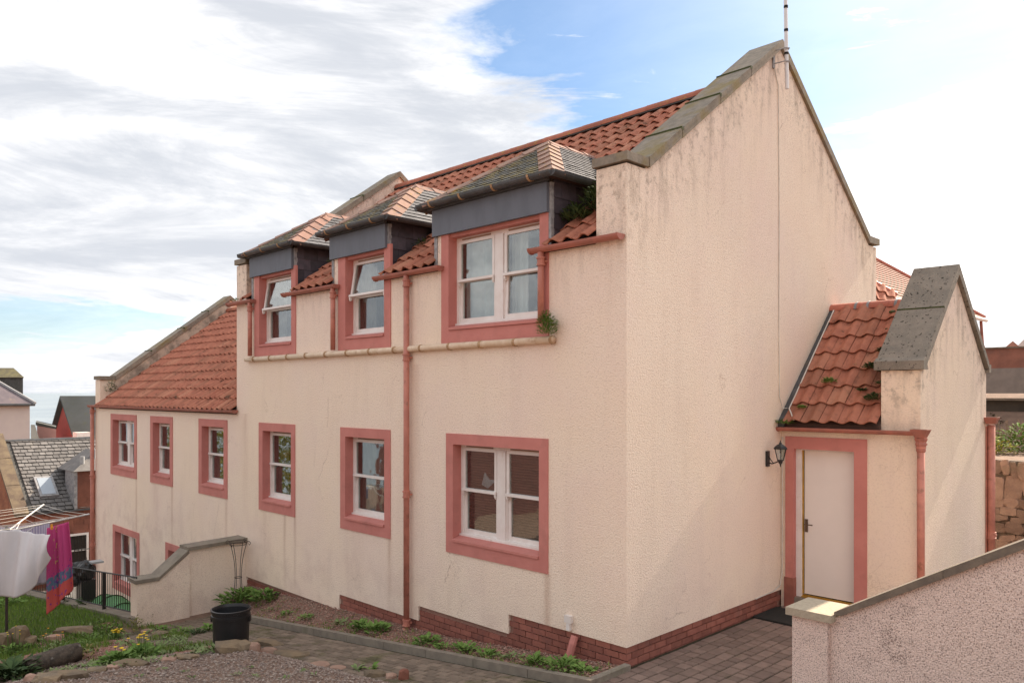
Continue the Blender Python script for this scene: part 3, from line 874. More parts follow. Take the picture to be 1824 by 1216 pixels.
def dormer(x0, x1, za, ya, hipm, slm, boards=1):
    D_ = MB().box(x0, x1 - .03, -.055, -.001, 5.145, 5.50)
    if boards > 1:
        D_ = MB().box(x0, x0 + .52, -.053, -.001, 5.145, 5.50)
    fas = D_.build('dormer', 'fascia_blue', HOUSE)
    if boards > 1: MB().box(x0 + .523, x1 - .03, -.056, -.001, 5.145, 5.50).build('fascia_board', 'fascia_blue', fas)
    ex0, ex1, ze = x0 - .13, x1 + .13, 5.575
    mid = (x0 + x1) / 2
    yv = (ze - roof_z(0)) / RS; yr = (za - roof_z(0)) / RS
    A0, A1, AP = Vector((ex0, -.13, ze)), Vector((ex1, -.13, ze)), Vector((mid, ya, za))
    V0, V1, RR = Vector((ex0, yv, ze)), Vector((ex1, yv, ze)), Vector((mid, yr, za))
    shell = MB().add([A0, A1, AP, V0, V1, RR, A0 - Vector((0, 0, .03)), A1 - Vector((0, 0, .03)), V0 - Vector((0, 0, .03)), V1 - Vector((0, 0, .03))],
                     [(0, 1, 2), (1, 4, 5, 2), (3, 0, 2, 5), (6, 8, 9, 7), (0, 6, 7, 1), (1, 7, 9, 4), (0, 3, 8, 6)])
    shell.build('dormer_roof', 'roof_deck', fas)
    # slates on the three faces
    def face(o, ue, apex, other=None):
        U = (ue - o).normalized(); Nn = U.cross(apex - o).normalized(); V = Nn.cross(U)
        P = [(0, 0), ((ue - o).length, 0)]
        for q in ([other] if other is not None else []) + [apex]:
            P.append(((q - o).dot(U), (q - o).dot(V)))
        return U, V, P
    U, V, P = face(A0, A1, AP); cover(A0, U, V, P, .16, .085, .007, 'slate', slm, fas, 100, tilt=.012)
    U, V, P = face(A1, V1, AP, RR); cover(A1, U, V, P, .17, .10, .007, 'slate', 'slate', fas, 60, tilt=.012)
    U, V, P = face(V0, A0, RR, AP); P = [P[0], P[1], ((AP - V0).dot(U), (AP - V0).dot(V)), ((RR - V0).dot(U), (RR - V0).dot(V))]
    cover(V0, U, V, P, .17, .13, .007, 'slate', slm, fas, 40, tilt=.012)
    fd = ((A0 + A1) / 2 - AP).normalized(); sr = Vector((ex1 - mid, 0, ze - za)).normalized(); sl_ = Vector((ex0 - mid, 0, ze - za)).normalized()
    def wings(h, n1v, n2v):
        h = h.normalized(); return (n1v - h * n1v.dot(h)), (n2v - h * n2v.dot(h))
    fz = Vector((0, A0.y - AP.y, ze - za)).normalized()
    def perp(h, facen, inward):
        h = h.normalized(); p = facen.cross(h).normalized(); return p if p.dot(inward) > 0 else -p
    nf = (A1 - A0).cross(AP - A0).normalized(); nr_ = (V1 - A1).cross(AP - A1).normalized(); nl = (A0 - V0).cross(AP - V0).normalized()
    cf = (A0 + A1 + AP) / 3; cr = (A1 + V1 + AP) / 3; c_l = (A0 + V0 + AP) / 3
    vtile_strip(fas, A1, AP, perp(AP - A1, nf, cf - A1), perp(AP - A1, nr_, cr - A1), .17, .29, 'hip_tile', hipm)
    vtile_strip(fas, A0, AP, perp(AP - A0, nf, cf - A0), perp(AP - A0, nl, c_l - A0), .24, .38, 'hip_tile', hipm)
    vtile_strip(fas, AP, RR, perp(RR - AP, nr_, cr - AP), perp(RR - AP, nl, c_l - AP), .13, .40, 'hip_tile', 'hip_tile')
    # gutters
    g = MB(); gzv = 5.575
    g.trough((ex0 - .02, -.17, gzv), (ex1 + .03, -.17, gzv), .062); g.trough((ex1 + .04, -.19, gzv - .002), (ex1 + .04, yv - .02, gzv - .002), .062)
    g.trough((ex0 - .04, yv - .02, gzv - .002), (ex0 - .04, -.19, gzv - .002), .062)
    gut = g.build('gutter', 'dark_iron', fas, smooth=False)
    for t in np.arange(ex0 + .25, ex1, .62):
        MB().trough((t, -.17, gzv - .0), (t + .03, -.17, gzv - .0), .069, th=.015).build('gutter_strap', 'rust_collar', fas)
    MB().box(x0 - .04, x1 + .02, -.11, -.058, 5.502, 5.54).build('soffit', 'dark_iron', fas)
    # cheeks hung with slate
    for sx, xx in ((1, x1 - .012), (-1, x0 + .012)):
        ck = MB().prism([(xx, .0, roof_z(0) - .05), (xx, yv + .02, 5.54), (xx, 0, 5.54)], (-sx * .05, 0, 0)); fixn(ck.build('cheek', 'dark_recess', fas))
        o3 = Vector((xx + sx * .0, .035, roof_z(0)))
        cover(o3, (0, 1, 0) if sx > 0 else (0, 1, 0), (0, 0, 1), [(0, -.02), (yv - .03, 5.54 - o3.z), (0, 5.54 - o3.z)], .27, .19, .008 * sx, 'slate', 'slate_purple', fas, 40, tilt=.010 * sx, base=.003 * sx)
    MB().box(x1 - .04, x1 + .004, -.01, .045, 4.70, 5.50).build('corner_flashing', 'lead', fas)
    MB().box(x0 - .004, x0 + .06, -.01, .045, 4.70, 5.14).build('corner_flashing', 'lead', fas)
    # stepped lead soaker along the roof
    return fas
dormer(*DORM[0], 6.46, 1.12, 'hip_tile_lichen', 'slate_mossy', 2)
dormer(*DORM[1], 6.40, 1.08, 'hip_tile_lichen', 'slate_mossy')
dormer(*DORM[2], 6.38, 1.08, 'hip_tile', 'slate_mossy')

# gutters and pipes on the house front
def gutter(parent, a, b, r, m):
    MB().trough(a, b, r).build('gutter', m, parent)
    a = Vector(a); b = Vector(b)
    for e in (a, b):
        d = (b - a).normalized() * .012
        MB().trough(e - d, e + d, r + .008, th=.02).build('gutter_bead', m, parent)
G = 4.725
for a, b in ((-1.36, -.03), (-4.58, -3.08), (-7.33, -5.66), (-9.48, -8.50)):
    gutter(HOUSE, (a, -.075, G), (b, -.075, G), .062, 'gutter_paint')
def pipe(parent, pts, r, collars, m='pipe_paint', shoe=None):
    o = MB().tube(pts, r, 12).build('downpipe', m, parent, smooth=True)
    for c in collars:
        c = Vector(c)
        MB().lathe(c, [(r, -.05), (r + .014, -.05), (r + .014, -.03), (r + .006, -.028), (r + .006, .028), (r + .016, .03), (r + .016, .05), (r, .05)], 12).build('pipe_collar', m, o, smooth=False)
        MB().box(c.x - .055, c.x + .055, c.y + r * .5, c.y + r + .02, c.z - .012, c.z + .012).build('pipe_bracket', m, o)
    return o
pipe(HOUSE, [(-3.83, -.075, 4.67), (-3.83, -.075, -.34)], .043, [(-3.83, -.075, 4.56), (-3.83, -.075, 3.50), (-3.83, -.075, 1.55), (-3.83, -.075, -.28)])
MB().lathe((-3.83, -.075, -.45), [(.050, -.1), (.062, -.1), (.062, .06), (.050, .10)], 6).build('pipe_shoe', 'pipe_paint', HOUSE)
pipe(HOUSE, [(-1.205, -.075, 4.67), (-1.205, -.075, 3.84)], .040, [(-1.205, -.075, 4.56)])
pipe(HOUSE, [(-5.765, -.075, 4.67), (-5.765, -.075, 3.68)], .040, [(-5.765, -.075, 4.56)])
pipe(HOUSE, [(-8.61, -.075, 4.67), (-8.61, -.075, 3.68)], .040, [(-8.61, -.075, 4.56)])
sc_ = MB().tube([(-8.82, -.05, 3.62), (-1.02, -.05, 3.625)], .043, 12).build('waste_pipe', 'cream_pipe', HOUSE, smooth=True)
for x in np.arange(-8.5, -1.0, .62):
    MB().tube([(x, -.05, 3.621), (x + .035, -.05, 3.621)], .052, 12).build('pipe_collar', 'rust_collar', sc_)
# short pipe and vent by the corner
MB().tube([(-.72, -.02, .20), (-.72, -.06, .12), (-.74, -.085, .0), (-.74, -.085, -.16)], .045, 10).build('waste_spout', 'red_paint', HOUSE)
MB().box(-.86, -.76, -.05, -.001, .34, .42).box(-.835, -.785, -.045, -.002, .25, .339).build('wall_vent', 'white_paint', HOUSE)

# ------------------------------------------------------------------ porch (part of the house)
PX, PY0, PY1 = 1.83, 3.6, 6.5
pw = MB()
grid_wall(pw, PY0, [.001, .07, 1.18, 1.359], [-.1, 2.39, 2.58], lambda x, z: not (.07 < x < 1.18 and z < 2.39), .05)
gable(pw, 1.36, PX, PY0, PY1, -.1, 3.28, 4.62, 5.0, .02)
pw.box(.001, 1.36, PY1 - .2, PY1, -.1, 2.5)
porch = fixn(pw.build('porch', 'harling_porch', HOUSE))
def ptop(y): return 3.42 + .955 * (y - 3.6)
def pslab(y0, y1, th=.10):
    o = MB().prism([(1.30, y0, ptop(y0)), (1.30, y1, ptop(y1)), (1.30, y1, ptop(y1) - th * 1.4), (1.30, y0, ptop(y0) - th * 1.4)], (.585, 0, 0)).build('coping_stone', 'stone_porch', porch)
    fixn(o)
MB().prism([(1.29, 3.54, 3.29), (1.29, 3.54, 3.40), (1.29, 3.62, 3.445), (1.29, 3.70, 3.29)], (.60, 0, 0)).build('kneeler', 'stone_porch', porch)
pslab(3.622, 4.34); pslab(4.345, 5.0)
fixn(MB().prism([(1.30, 5.0, ptop(5.0)), (1.30, 6.45, ptop(5) - .90 * 1.45), (1.30, 6.45, ptop(5) - .90 * 1.45 - .10), (1.30, 5.0, ptop(5) - .14)], (.585, 0, 0)).build('coping_stone', 'stone_porch', porch))
MB().box(1.30, 1.885, 6.452, 6.56, 3.30, 3.42).build('kneeler', 'stone_porch', porch)
MB().box(1.302, 1.888, 4.325, 4.36, ptop(4.34) - .02, ptop(4.34) + .006).build('moss_joint', 'moss', porch)
deckp = MB().prism([(.001, 3.55, 2.57), (.001, 5.3, 4.27), (.001, 6.5, 2.9), (.001, 6.5, 2.8), (.001, 5.3, 4.17), (.001, 3.55, 2.47)], (1.36, 0, 0)); PR = fixn(deckp.build('porch_roof', 'roof_deck', HOUSE))
lay_tiles(PR, .10, 1.36, 3.50, 2.555, 5.25, 4.265, .25, .35, 38, lambda x, y, z: 1)
ridge(PR, (.0, 5.30, 4.27), (1.31, 5.30, 4.27), .105, .42, m='ridge_tile_clean')
for x in (.40, .58, .98):
    MB().tube([(x + .003, 5.30 + .109 * math.cos(q), 4.27 + .109 * math.sin(q)) for q in np.linspace(0, math.pi, 9)], .008, 6).build('ridge_clip', 'lead', PR)
    MB().add([(x + e, 5.30 + .1115 * math.cos(q), 4.27 + .1115 * math.sin(q)) for q in np.linspace(0, math.pi, 11) for e in (-.02, .02)], [(2 * i, 2 * i + 1, 2 * i + 3, 2 * i + 2) for i in range(10)]).build('ridge_clip', 'lead', PR)
fixn(MB().prism([(.004, 3.50, 2.60), (.004, 5.30, 4.36), (.004, 5.30, 4.27), (.004, 3.50, 2.50)], (.085, 0, 0)).build('flashing', 'dark_iron', PR))
gutter(HOUSE, (.0, 3.50, 2.52), (1.92, 3.50, 2.52), .055, 'gutter_paint')
def hopper(parent, c, r=.045):
    x, y, z = c; mb = MB(); T = .10; Bm = .055
    mb.add([(x - T, y - T, z), (x + T, y - T, z), (x + T, y + T * .8, z), (x - T, y + T * .8, z), (x - Bm, y - Bm, z - .10), (x + Bm, y - Bm, z - .10), (x + Bm, y + Bm, z - .10), (x - Bm, y + Bm, z - .10),
            (x - T + .012, y - T + .012, z), (x + T - .012, y - T + .012, z), (x + T - .012, y + T * .8 - .012, z), (x - T + .012, y + T * .8 - .012, z)],
           [(0, 4, 5, 1), (1, 5, 6, 2), (2, 6, 7, 3), (3, 7, 4, 0), (4, 7, 6, 5), (0, 1, 9, 8), (1, 2, 10, 9), (2, 3, 11, 10), (3, 0, 8, 11)])
    fixn(mb.build('hopper', 'gutter_paint', parent))
pp1 = pipe(HOUSE, [(1.86, 3.525, 2.44), (1.86, 3.525, .0)], .045, [(1.86, 3.525, 2.36)]); hopper(pp1, (1.87, 3.49, 2.545))
MB().lathe((1.86, 3.525, 2.36), [(.075, .08), (.078, .06), (.062, .03), (.068, .0), (.055, -.04), (.058, -.08), (.046, -.1)], 8).build('hopper_neck', 'gutter_paint', pp1)
pp2 = pipe(HOUSE, [(1.90, 6.50, 2.52), (1.90, 6.50, .0)], .052, [(1.90, 6.50, .86)]); hopper(pp2, (1.91, 6.47, 2.63))
MB().box(1.84, 1.852, 6.44, 6.50, .2, 2.5).build('pipe_backing', 'pipe_paint', pp2)
# door
DOOR = MB().box(.285, 1.02, 3.725, 3.77, .20, 2.195).build('door', 'door_paint', HOUSE)
dr = MB()
dr.box(.07, .19, 3.583, 3.79, .42, 2.22)
dr.build('door_surround', 'red_paint', HOUSE)
MB().box(.055, .195, 3.575, 3.79, -.05, .42).build('door_base', 'brick', HOUSE)
MB().box(1.02, 1.185, 3.583, 3.79, -.05, 2.22).build('door_surround', 'red_paint', HOUSE)
MB().box(.07, 1.185, 3.583, 3.79, 2.22, 2.39).build('door_surround', 'red_paint', HOUSE)
MB().box(.19, .268, 3.66, 3.78, .16, 2.22).box(.268, 1.02, 3.68, 3.78, 2.2, 2.22).build('door_frame', 'white_paint', HOUSE)
MB().box(.268, .279, 3.69, 3.78, .2, 2.2).build('brass_strip', 'brass', DOOR)
MB().box(.19, 1.02, 3.60, 3.79, -.05, .155).build('step', 'kerb_stone', HOUSE)
MB().box(.268, 1.02, 3.655, 3.72, .156, .172).box(.268, 1.02, 3.69, 3.722, .172, .19).build('threshold', 'brass', DOOR)
MB().box(.295, .335, 3.714, 3.7245, 1.06, 1.24).build('handle_plate', 'handle_brown', DOOR)
MB().tube([(.315, 3.72, 1.17), (.315, 3.67, 1.17), (.42, 3.67, 1.17)], .008, 8).build('handle', 'handle_brown', DOOR)
MB().box(.279, .284, 3.725, 3.77, .2, 2.2).box(.284, 1.02, 3.725, 3.77, 2.196, 2.2).build('door_gap', 'dark_recess', DOOR)
MB().tube([(.225, 3.659, 2.10), (.225, 3.65, 2.10)], .02, 10).build('door_fixing', 'door_paint', HOUSE)

# ------------------------------------------------------------------ lower adjoining house
WL = -17.62
WING = thing('house', (-13.4, 3.5, 0), 'lower cream house with plain red pantile roof, left of the house with dormers', 'house')
WW = [(-11.03, -9.70, .91, 2.46), (-13.70, -12.40, .92, 2.46), (-16.40, -14.58, .92, 2.46), (-16.24, -14.41, -1.98, -.36), (-12.80, -11.5, -1.95, -.35)]
xs = sorted({WL + .36, GL, *[a for w in WW for a in w[:2]]}); zs = sorted({-3.6, 2.66, *[a for w in WW for a in w[2:]]})
mb = MB(); grid_wall(mb, 0.001, xs, zs, lambda x, z: not any(a < x < b and c < z < d for a, b, c, d in WW), .035)
gable(mb, WL, WL + .36, 0.001, 7.12, -3.6, 3.34, 5.76, 3.57, .30)
mb.box(WL + .36, GL, 7.0, 7.12, -3.6, 2.66)
fixn(mb.build('wall', 'harling_wing', WING))
fixn(MB().prism([(WL + .362, .36, 2.9), (WL + .362, .36, 3.3), (WL + .362, 3.57, 5.74), (WL + .362, 3.57, 5.3)], (.02, 0, 0)).build('parapet_face', 'harling_dirty', WING))
for k, w in enumerate(WW):
    pr = k in (2, 3)
    ww_ = window(WING, *w, 0, pr, inn(w, .16, .15, .15, .165), ((0, 0), (0, 0)), curtain='curtain_grey')
def wz(y): return 2.70 + .752 * y
wr = fixn(MB().prism([(WL + .36, -.02, wz(0) - .03), (WL + .36, 3.55, wz(3.55) - .03), (WL + .36, 7.12, 2.68), (WL + .36, 7.12, 2.6), (WL + .36, 3.55, wz(3.55) - .12), (WL + .36, -.02, wz(0) - .12)], (GL - WL - .36, 0, 0)).build('roof', 'roof_deck', WING))
lay_tiles(wr, WL + .36, GL, -.10, wz(-.10) - .012, 3.50, wz(3.5) - .012, .235, .335, 300, lambda x, y, z: x * .3 - y)
restr = MB()
for r in range(13):
    for c in range(33):
        M4 = Matrix.Translation((GL - c * .235, 7.15 - .27 * r, 2.68 + .2085 * r)) @ Matrix.Rotation(math.pi, 4, 'Z') @ Matrix.Rotation(math.atan(RS), 4, 'X')
        restr.add([M4 @ Vector(v) for v in me_r.v], me_r.f)
restr.build('pantile', 'pantile', wr, kind='stuff')
ridge(wr, (GL, 3.55, wz(3.55) + .02), (WL + .36, 3.55, wz(3.55) + .02), .115, .45)
skews(WING, WL - .04, WL + .42, 0, 7.12, 3.57, 3.18, .757, (1.3, 2.2, 2.9))
gutter(WING, (WL - .22, -.075, 2.665), (GL + .06, -.075, 2.665), .06, 'gutter_paint')
pipe(WING, [(WL + .0, -.08, 2.62), (WL + .0, -.08, -2.9)], .05, [(WL, -.08, 2.5), (WL, -.08, .75), (WL, -.08, -1.05)])
MB().box(-16.2, -9.4, -.03, -.002, -2.75, -2.25).build('plinth', 'brick', WING)

# ------------------------------------------------------------------ aerial, cable, lantern, mat
ant = thing('aerial_pole', (.17, 3.42, 7.2), 'white aerial pole clamped near the peak of the big gable', 'aerial')
MB().tube([(.17, 3.43, 7.19), (.155, 3.40, 8.9), (.14, 3.36, 10.2)], .026, 10).build('pole', 'metal_pole', ant)
for z in (7.66, 7.98, 8.30, 8.62):
    MB().tube([(.168, 3.425 - (z - 7.2) * .022, z), (.168, 3.425 - (z - 7.2) * .022, z + .03)], .029, 10).build('band', 'tape_black', ant)
MB().box(.001, .02, 3.33, 3.38, 7.50, 7.78).build('bracket_plate', 'lead', ant)
for z in (7.56, 7.74):
    MB().tube([(.02, 3.355, z), (.12, 3.37, z), (.17, 3.37, z), (.21, 3.42, z), (.17, 3.47, z), (.12, 3.45, z)], .008, 6).build('clamp', 'lead', ant)
cab = MB().tube([(.016, 3.37, 7.50), (.010, 3.50, 7.3), (.008, 3.53, 5.5), (.008, 3.52, 4.0), (.010, 3.53, 2.95), (.02, 3.60, 2.78), (.07, 3.75, 2.78)], .007, 6).build('cable', 'cable_white')
tag(cab, 'thin pale cable running down the gable from the aerial', 'cable')
cab = MB().tube([(.095, 5.15, 4.27), (.10, 4.4, 3.54), (.10, 3.8, 2.93), (.11, 3.62, 2.78), (.24, 3.49, 2.62)], .009, 6).build('cable', 'cable_white')
tag(cab, 'white cable lying along the left edge of the porch roof', 'cable')
cab = MB().tube([(.03, 3.575, 2.38), (.035, 3.57, 1.3), (.03, 3.57, .45), (.02, 3.53, .30), (.012, 3.35, .245), (.010, 3.0, .238), (.012, 2.85, .232)], .008, 6).build('cable', 'cable_white')
tag(cab, 'cable running down beside the door and along the brick base', 'cable')

lan = thing('wall_lantern', (.0, 3.17, 2.08), 'black wall lantern on the gable beside the porch door', 'lantern')
MB().box(.001, .03, 3.14, 3.21, 1.99, 2.20).build('back_plate', 'lamp_black', lan)
MB().tube([(.03, 3.175, 2.04), (.08, 3.175, 2.03), (.13, 3.175, 2.05), (.20, 3.175, 2.08)], .009, 8).tube([(.03, 3.175, 2.13), (.07, 3.175, 2.07), (.10, 3.175, 2.04)], .006, 8).build('arm', 'lamp_black', lan)
LX, LY = .20, 3.175
MB().lathe((LX, LY, 2.0), [(0, -.01), (.008, 0), (.012, .03), (.03, .05), (.033, .075), (.05, .08), (.05, .092), (0, .092)], 6).build('base', 'lamp_black', lan)
MB().lathe((LX, LY, 2.0), [(.045, .092), (.078, .235)], 6).build('pane', 'window_glass', lan)
cg = MB()
for k in range(6):
    q = 2 * math.pi * k / 6
    cg.tube([(LX + .046 * math.cos(q), LY + .046 * math.sin(q), 2.092), (LX + .08 * math.cos(q), LY + .08 * math.sin(q), 2.235)], .005, 5)
cg.build('cage', 'lamp_black', lan)
MB().lathe((LX, LY, 2.0), [(.0, .233), (.098, .235), (.10, .245), (.075, .275), (.035, .30), (.02, .305), (.018, .32), (.008, .33), (.006, .35), (0, .355)], 6).build('cap', 'lamp_black', lan)
MB().tube([(LX, LY, 2.09), (LX, LY, 2.18)], .012, 8).build('bulb', 'white_paint', lan)
mt = MB().box(.02, .62, 2.75, 3.42, 0.0, .022).build('door_mat', 'rubber'); tag(mt, 'black rubber mat lying on the pavers at the porch door', 'mat')

# ------------------------------------------------------------------ paving
PAV = MB().add([(-.04, -3.2, -.012), (8, -3.2, -.012), (8, 9, -.012), (-.04, 9, -.012)], [(0, 1, 2, 3)]).build('paving', 'joint_soil', kind='structure')
def rr_box(x0, x1, y0, y1, z0, z1, b=.007):
    mb = MB()
    mb.add([(x0, y0, z0), (x1, y0, z0), (x1, y1, z0), (x0, y1, z0), (x0, y0, z1 - b), (x1, y0, z1 - b), (x1, y1, z1 - b), (x0, y1, z1 - b),
            (x0 + b, y0 + b, z1), (x1 - b, y0 + b, z1), (x1 - b, y1 - b, z1), (x0 + b, y1 - b, z1)],
           [(0, 1, 5, 4), (1, 2, 6, 5), (2, 3, 7, 6), (3, 0, 4, 7), (4, 5, 9, 8), (5, 6, 10, 9), (6, 7, 11, 10), (7, 4, 8, 11), (8, 9, 10, 11)])
    return mb
pavc = []
x = .03
while x < 3.0:
    w = random.choice((.135, .15, .16)); y = -2.6 + random.uniform(0, .1)
    while y < 3.6:
        l = random.choice((.12, .16, .16, .21, .24))
        pavc.append((x, y, w, l)); y += l
    x += w
pavc.sort(key=lambda c: (Vector((c[0], c[1], 0)) - Vector((.9, .6, 0))).length)
cache = {}
rest = MB()
for i, (x, y, w, l) in enumerate(pavc):
    if x > .45 and y + l > 3.55: continue
    j = Matrix.Translation((x + w / 2, y + l / 2, random.uniform(-.003, .002))) @ Matrix.Rotation(random.uniform(-.012, .012), 4, 'X') @ Matrix.Rotation(random.uniform(-.012, .012), 4, 'Y') @ Matrix.Rotation(random.uniform(-.02, .02), 4, 'Z')
    g = .014
    if (w, l) not in cache: cache[(w, l)] = rr_box(-w / 2 + g / 2, w / 2 - g / 2, -l / 2 + g / 2, l / 2 - g / 2, -.04, .0)
    if i < 300:
        k = ('m', w, l)
        if k not in cache: cache[k] = mesh_of(cache[(w, l)], 'paver', 'paver')
        inst('paver', cache[k], PAV, j)
    else: rest.add([j @ Vector(v) for v in cache[(w, l)].v], cache[(w, l)].f)
rest.build('paver', 'paver', PAV, kind='stuff')

pslope = math.atan(.115)
PATH = MB().add([(-9.0, -2.3, .115 * -9.0 - .045), (-.0, -2.6, -.045), (0, -.6, -.045), (-9.0, -.6, .115 * -9.0 - .045)], [(0, 1, 2, 3)]).build('path', 'joint_soil', kind='structure')
pc = rr_box(-.0955, .0955, -.0445, .0445, -.03, .016, .005); pcm = mesh_of(pc, 'paver', 'paver_path')
cells = []
for r in range(18):
    y = -.78 - r * .1
    x = -.1 - (.1 if r % 2 else 0)
    while x > -8.8: cells.append((x, y)); x -= .2
cells.sort(key=lambda c: abs(c[0] + 3.2) * .8 + abs(c[1] + 1.0) * 2)
rest = MB()
for i, (x, y) in enumerate(cells):
    M4 = Matrix.Translation((x, y, .115 * x - .045 + random.uniform(-.003, .003))) @ Matrix.Rotation(-pslope, 4, 'Y') @ Matrix.Rotation(random.uniform(-.012, .012), 4, 'X') @ Matrix.Rotation(random.uniform(-.02, .02), 4, 'Z')
    if i < 300: inst('paver', pcm, PATH, M4)
    else: rest.add([M4 @ Vector(v) for v in pc.v], pc.f)
rest.build('paver', 'paver_path', PATH, kind='stuff')

KERB = thing('kerb', (-4.4, -.62, -.4), 'low stone kerb edging the narrow planting bed under the house windows', 'kerb')
x = .06; 
while x > -8.9:
    l = .9; x1 = max(-8.9, x - l)
    o = MB().prism([(x1 + .004, -.68, .115 * x1 - .12), (x - .004, -.68, .115 * x - .12), (x - .004, -.68, .115 * x + .055), (x1 + .004, -.68, .115 * x1 + .055)], (0, .085, 0)).build('kerb_stone', 'kerb_stone', KERB, loc=((x + x1) / 2, -.64, .115 * x)); fixn(o)
    x = x1
MB().box(-.02, .06, -.594, -.005, -.1, .058).build('kerb_stone', 'kerb_stone', KERB)
BED = MB()
bxs = np.linspace(-8.9, -.02, 45)
def bedz(x, t): # t 0 kerb .. 1 wall
    k = .115 * x + .02; wv = max(k, (-.27 + .052 * (x + 2)) if x < -1.6 else -.05 + .12 * x)
    return k + (wv - k) * t
for x in bxs:
    for t in (0, .5, 1): BED.v.append((x, -.596 + t * .63, bedz(x, t)))
for i in range(len(bxs) - 1):
    for j in range(2): a = i * 3 + j; BED.f.append((a, a + 3, a + 4, a + 1))
bed = fixn(BED.build('planting_bed', 'soil', kind='structure'))

# ------------------------------------------------------------------ scatter helpers
def scatter(name, pts, size, m, flat=.55, kind='stuff', **props):
    rng = np.random.default_rng(len(pts))
    base = np.array([(1, 0, 0), (-.5, .87, 0), (-.5, -.87, 0), (.1, .1, .8), (0, -.1, -.7)])
    faces = np.array([(0, 1, 3), (1, 2, 3), (2, 0, 3), (1, 0, 4), (2, 1, 4), (0, 2, 4)])
    V = []; F = []
    n = len(pts)
    ang = rng.uniform(0, 6.28, n); s = rng.uniform(.55, 1.3, n) * size; el_ = rng.uniform(.6, 1.5, n)
    for i in range(n):
        c, sn = math.cos(ang[i]), math.sin(ang[i])
        b = base * np.array((el_[i], 1, flat)) + rng.uniform(-.22, .22, base.shape)
        tx = rng.uniform(-.5, .5)
        y2 = b[:, 1] * math.cos(tx) - b[:, 2] * math.sin(tx); z2 = b[:, 1] * math.sin(tx) + b[:, 2] * math.cos(tx)
        R_ = np.stack((b[:, 0] * c - y2 * sn, b[:, 0] * sn + y2 * c, z2), 1) * s[i] + np.array(pts[i])
        V.append(R_); F.append(faces + i * 5)
    me = bpy.data.meshes.new(name)
    me.from_pydata(np.concatenate(V).tolist(), [], np.concatenate(F).tolist())
    me.materials.append(MATS[m]); o = bpy.data.objects.new(name, me); COL.objects.link(o)
    if kind: o['kind'] = kind
    for k, v in props.items(): o[k] = v
    return o
def islandmat(name, cols):
    m = bpy.data.materials.new(name); m.use_nodes = True; N = NT(m.node_tree); b = m.node_tree.nodes['Principled BSDF']
    r = N.n('ShaderNodeNewGeometry').outputs['Random Per Island']
    cr = N.n('ShaderNodeValToRGB'); N.set(cr.inputs[0], r)
    e = cr.color_ramp.elements
    for i, c in enumerate(cols):
        if i < 2: e[i].position = i / (len(cols) - 1); e[i].color = (*c, 1)
        else: q = e.new(i / (len(cols) - 1)); q.color = (*c, 1)
    if len(cols) > 2: e[1].position = 1 / (len(cols) - 1)
    N.set(b.inputs['Base Color'], cr.outputs[0]); b.inputs['Roughness'].default_value = .85; b.inputs['Specular IOR Level'].default_value = .25
    MATS[name] = m
islandmat('chips_red', [(.24, .11, .08), (.38, .21, .17), (.32, .16, .12), (.48, .33, .27), (.19, .11, .09)])
islandmat('chips_grey', [(.20, .15, .13), (.34, .27, .23), (.27, .19, .16), (.44, .37, .32), (.15, .12, .11)])
islandmat('grass_blades', [(.10, .18, .03), (.18, .29, .05), (.13, .24, .035), (.24, .31, .07), (.08, .15, .025)])
islandmat('leaves_mid', [(.08, .15, .03), (.16, .26, .06), (.12, .21, .045), (.20, .29, .08)])
islandmat('leaves_dark', [(.03, .06, .02), (.06, .10, .035), (.045, .08, .03), (.08, .12, .04)])
islandmat('leaves_pale', [(.14, .20, .07), (.24, .29, .13), (.19, .25, .10), (.12, .17, .06)])
islandmat('leaves_olive', [(.12, .13, .04), (.22, .20, .07), (.16, .17, .05), (.28, .22, .08), (.10, .10, .04)])
islandmat('leaves_autumn', [(.20, .26, .05), (.45, .40, .08), (.30, .32, .06), (.14, .20, .04), (.50, .30, .05)])

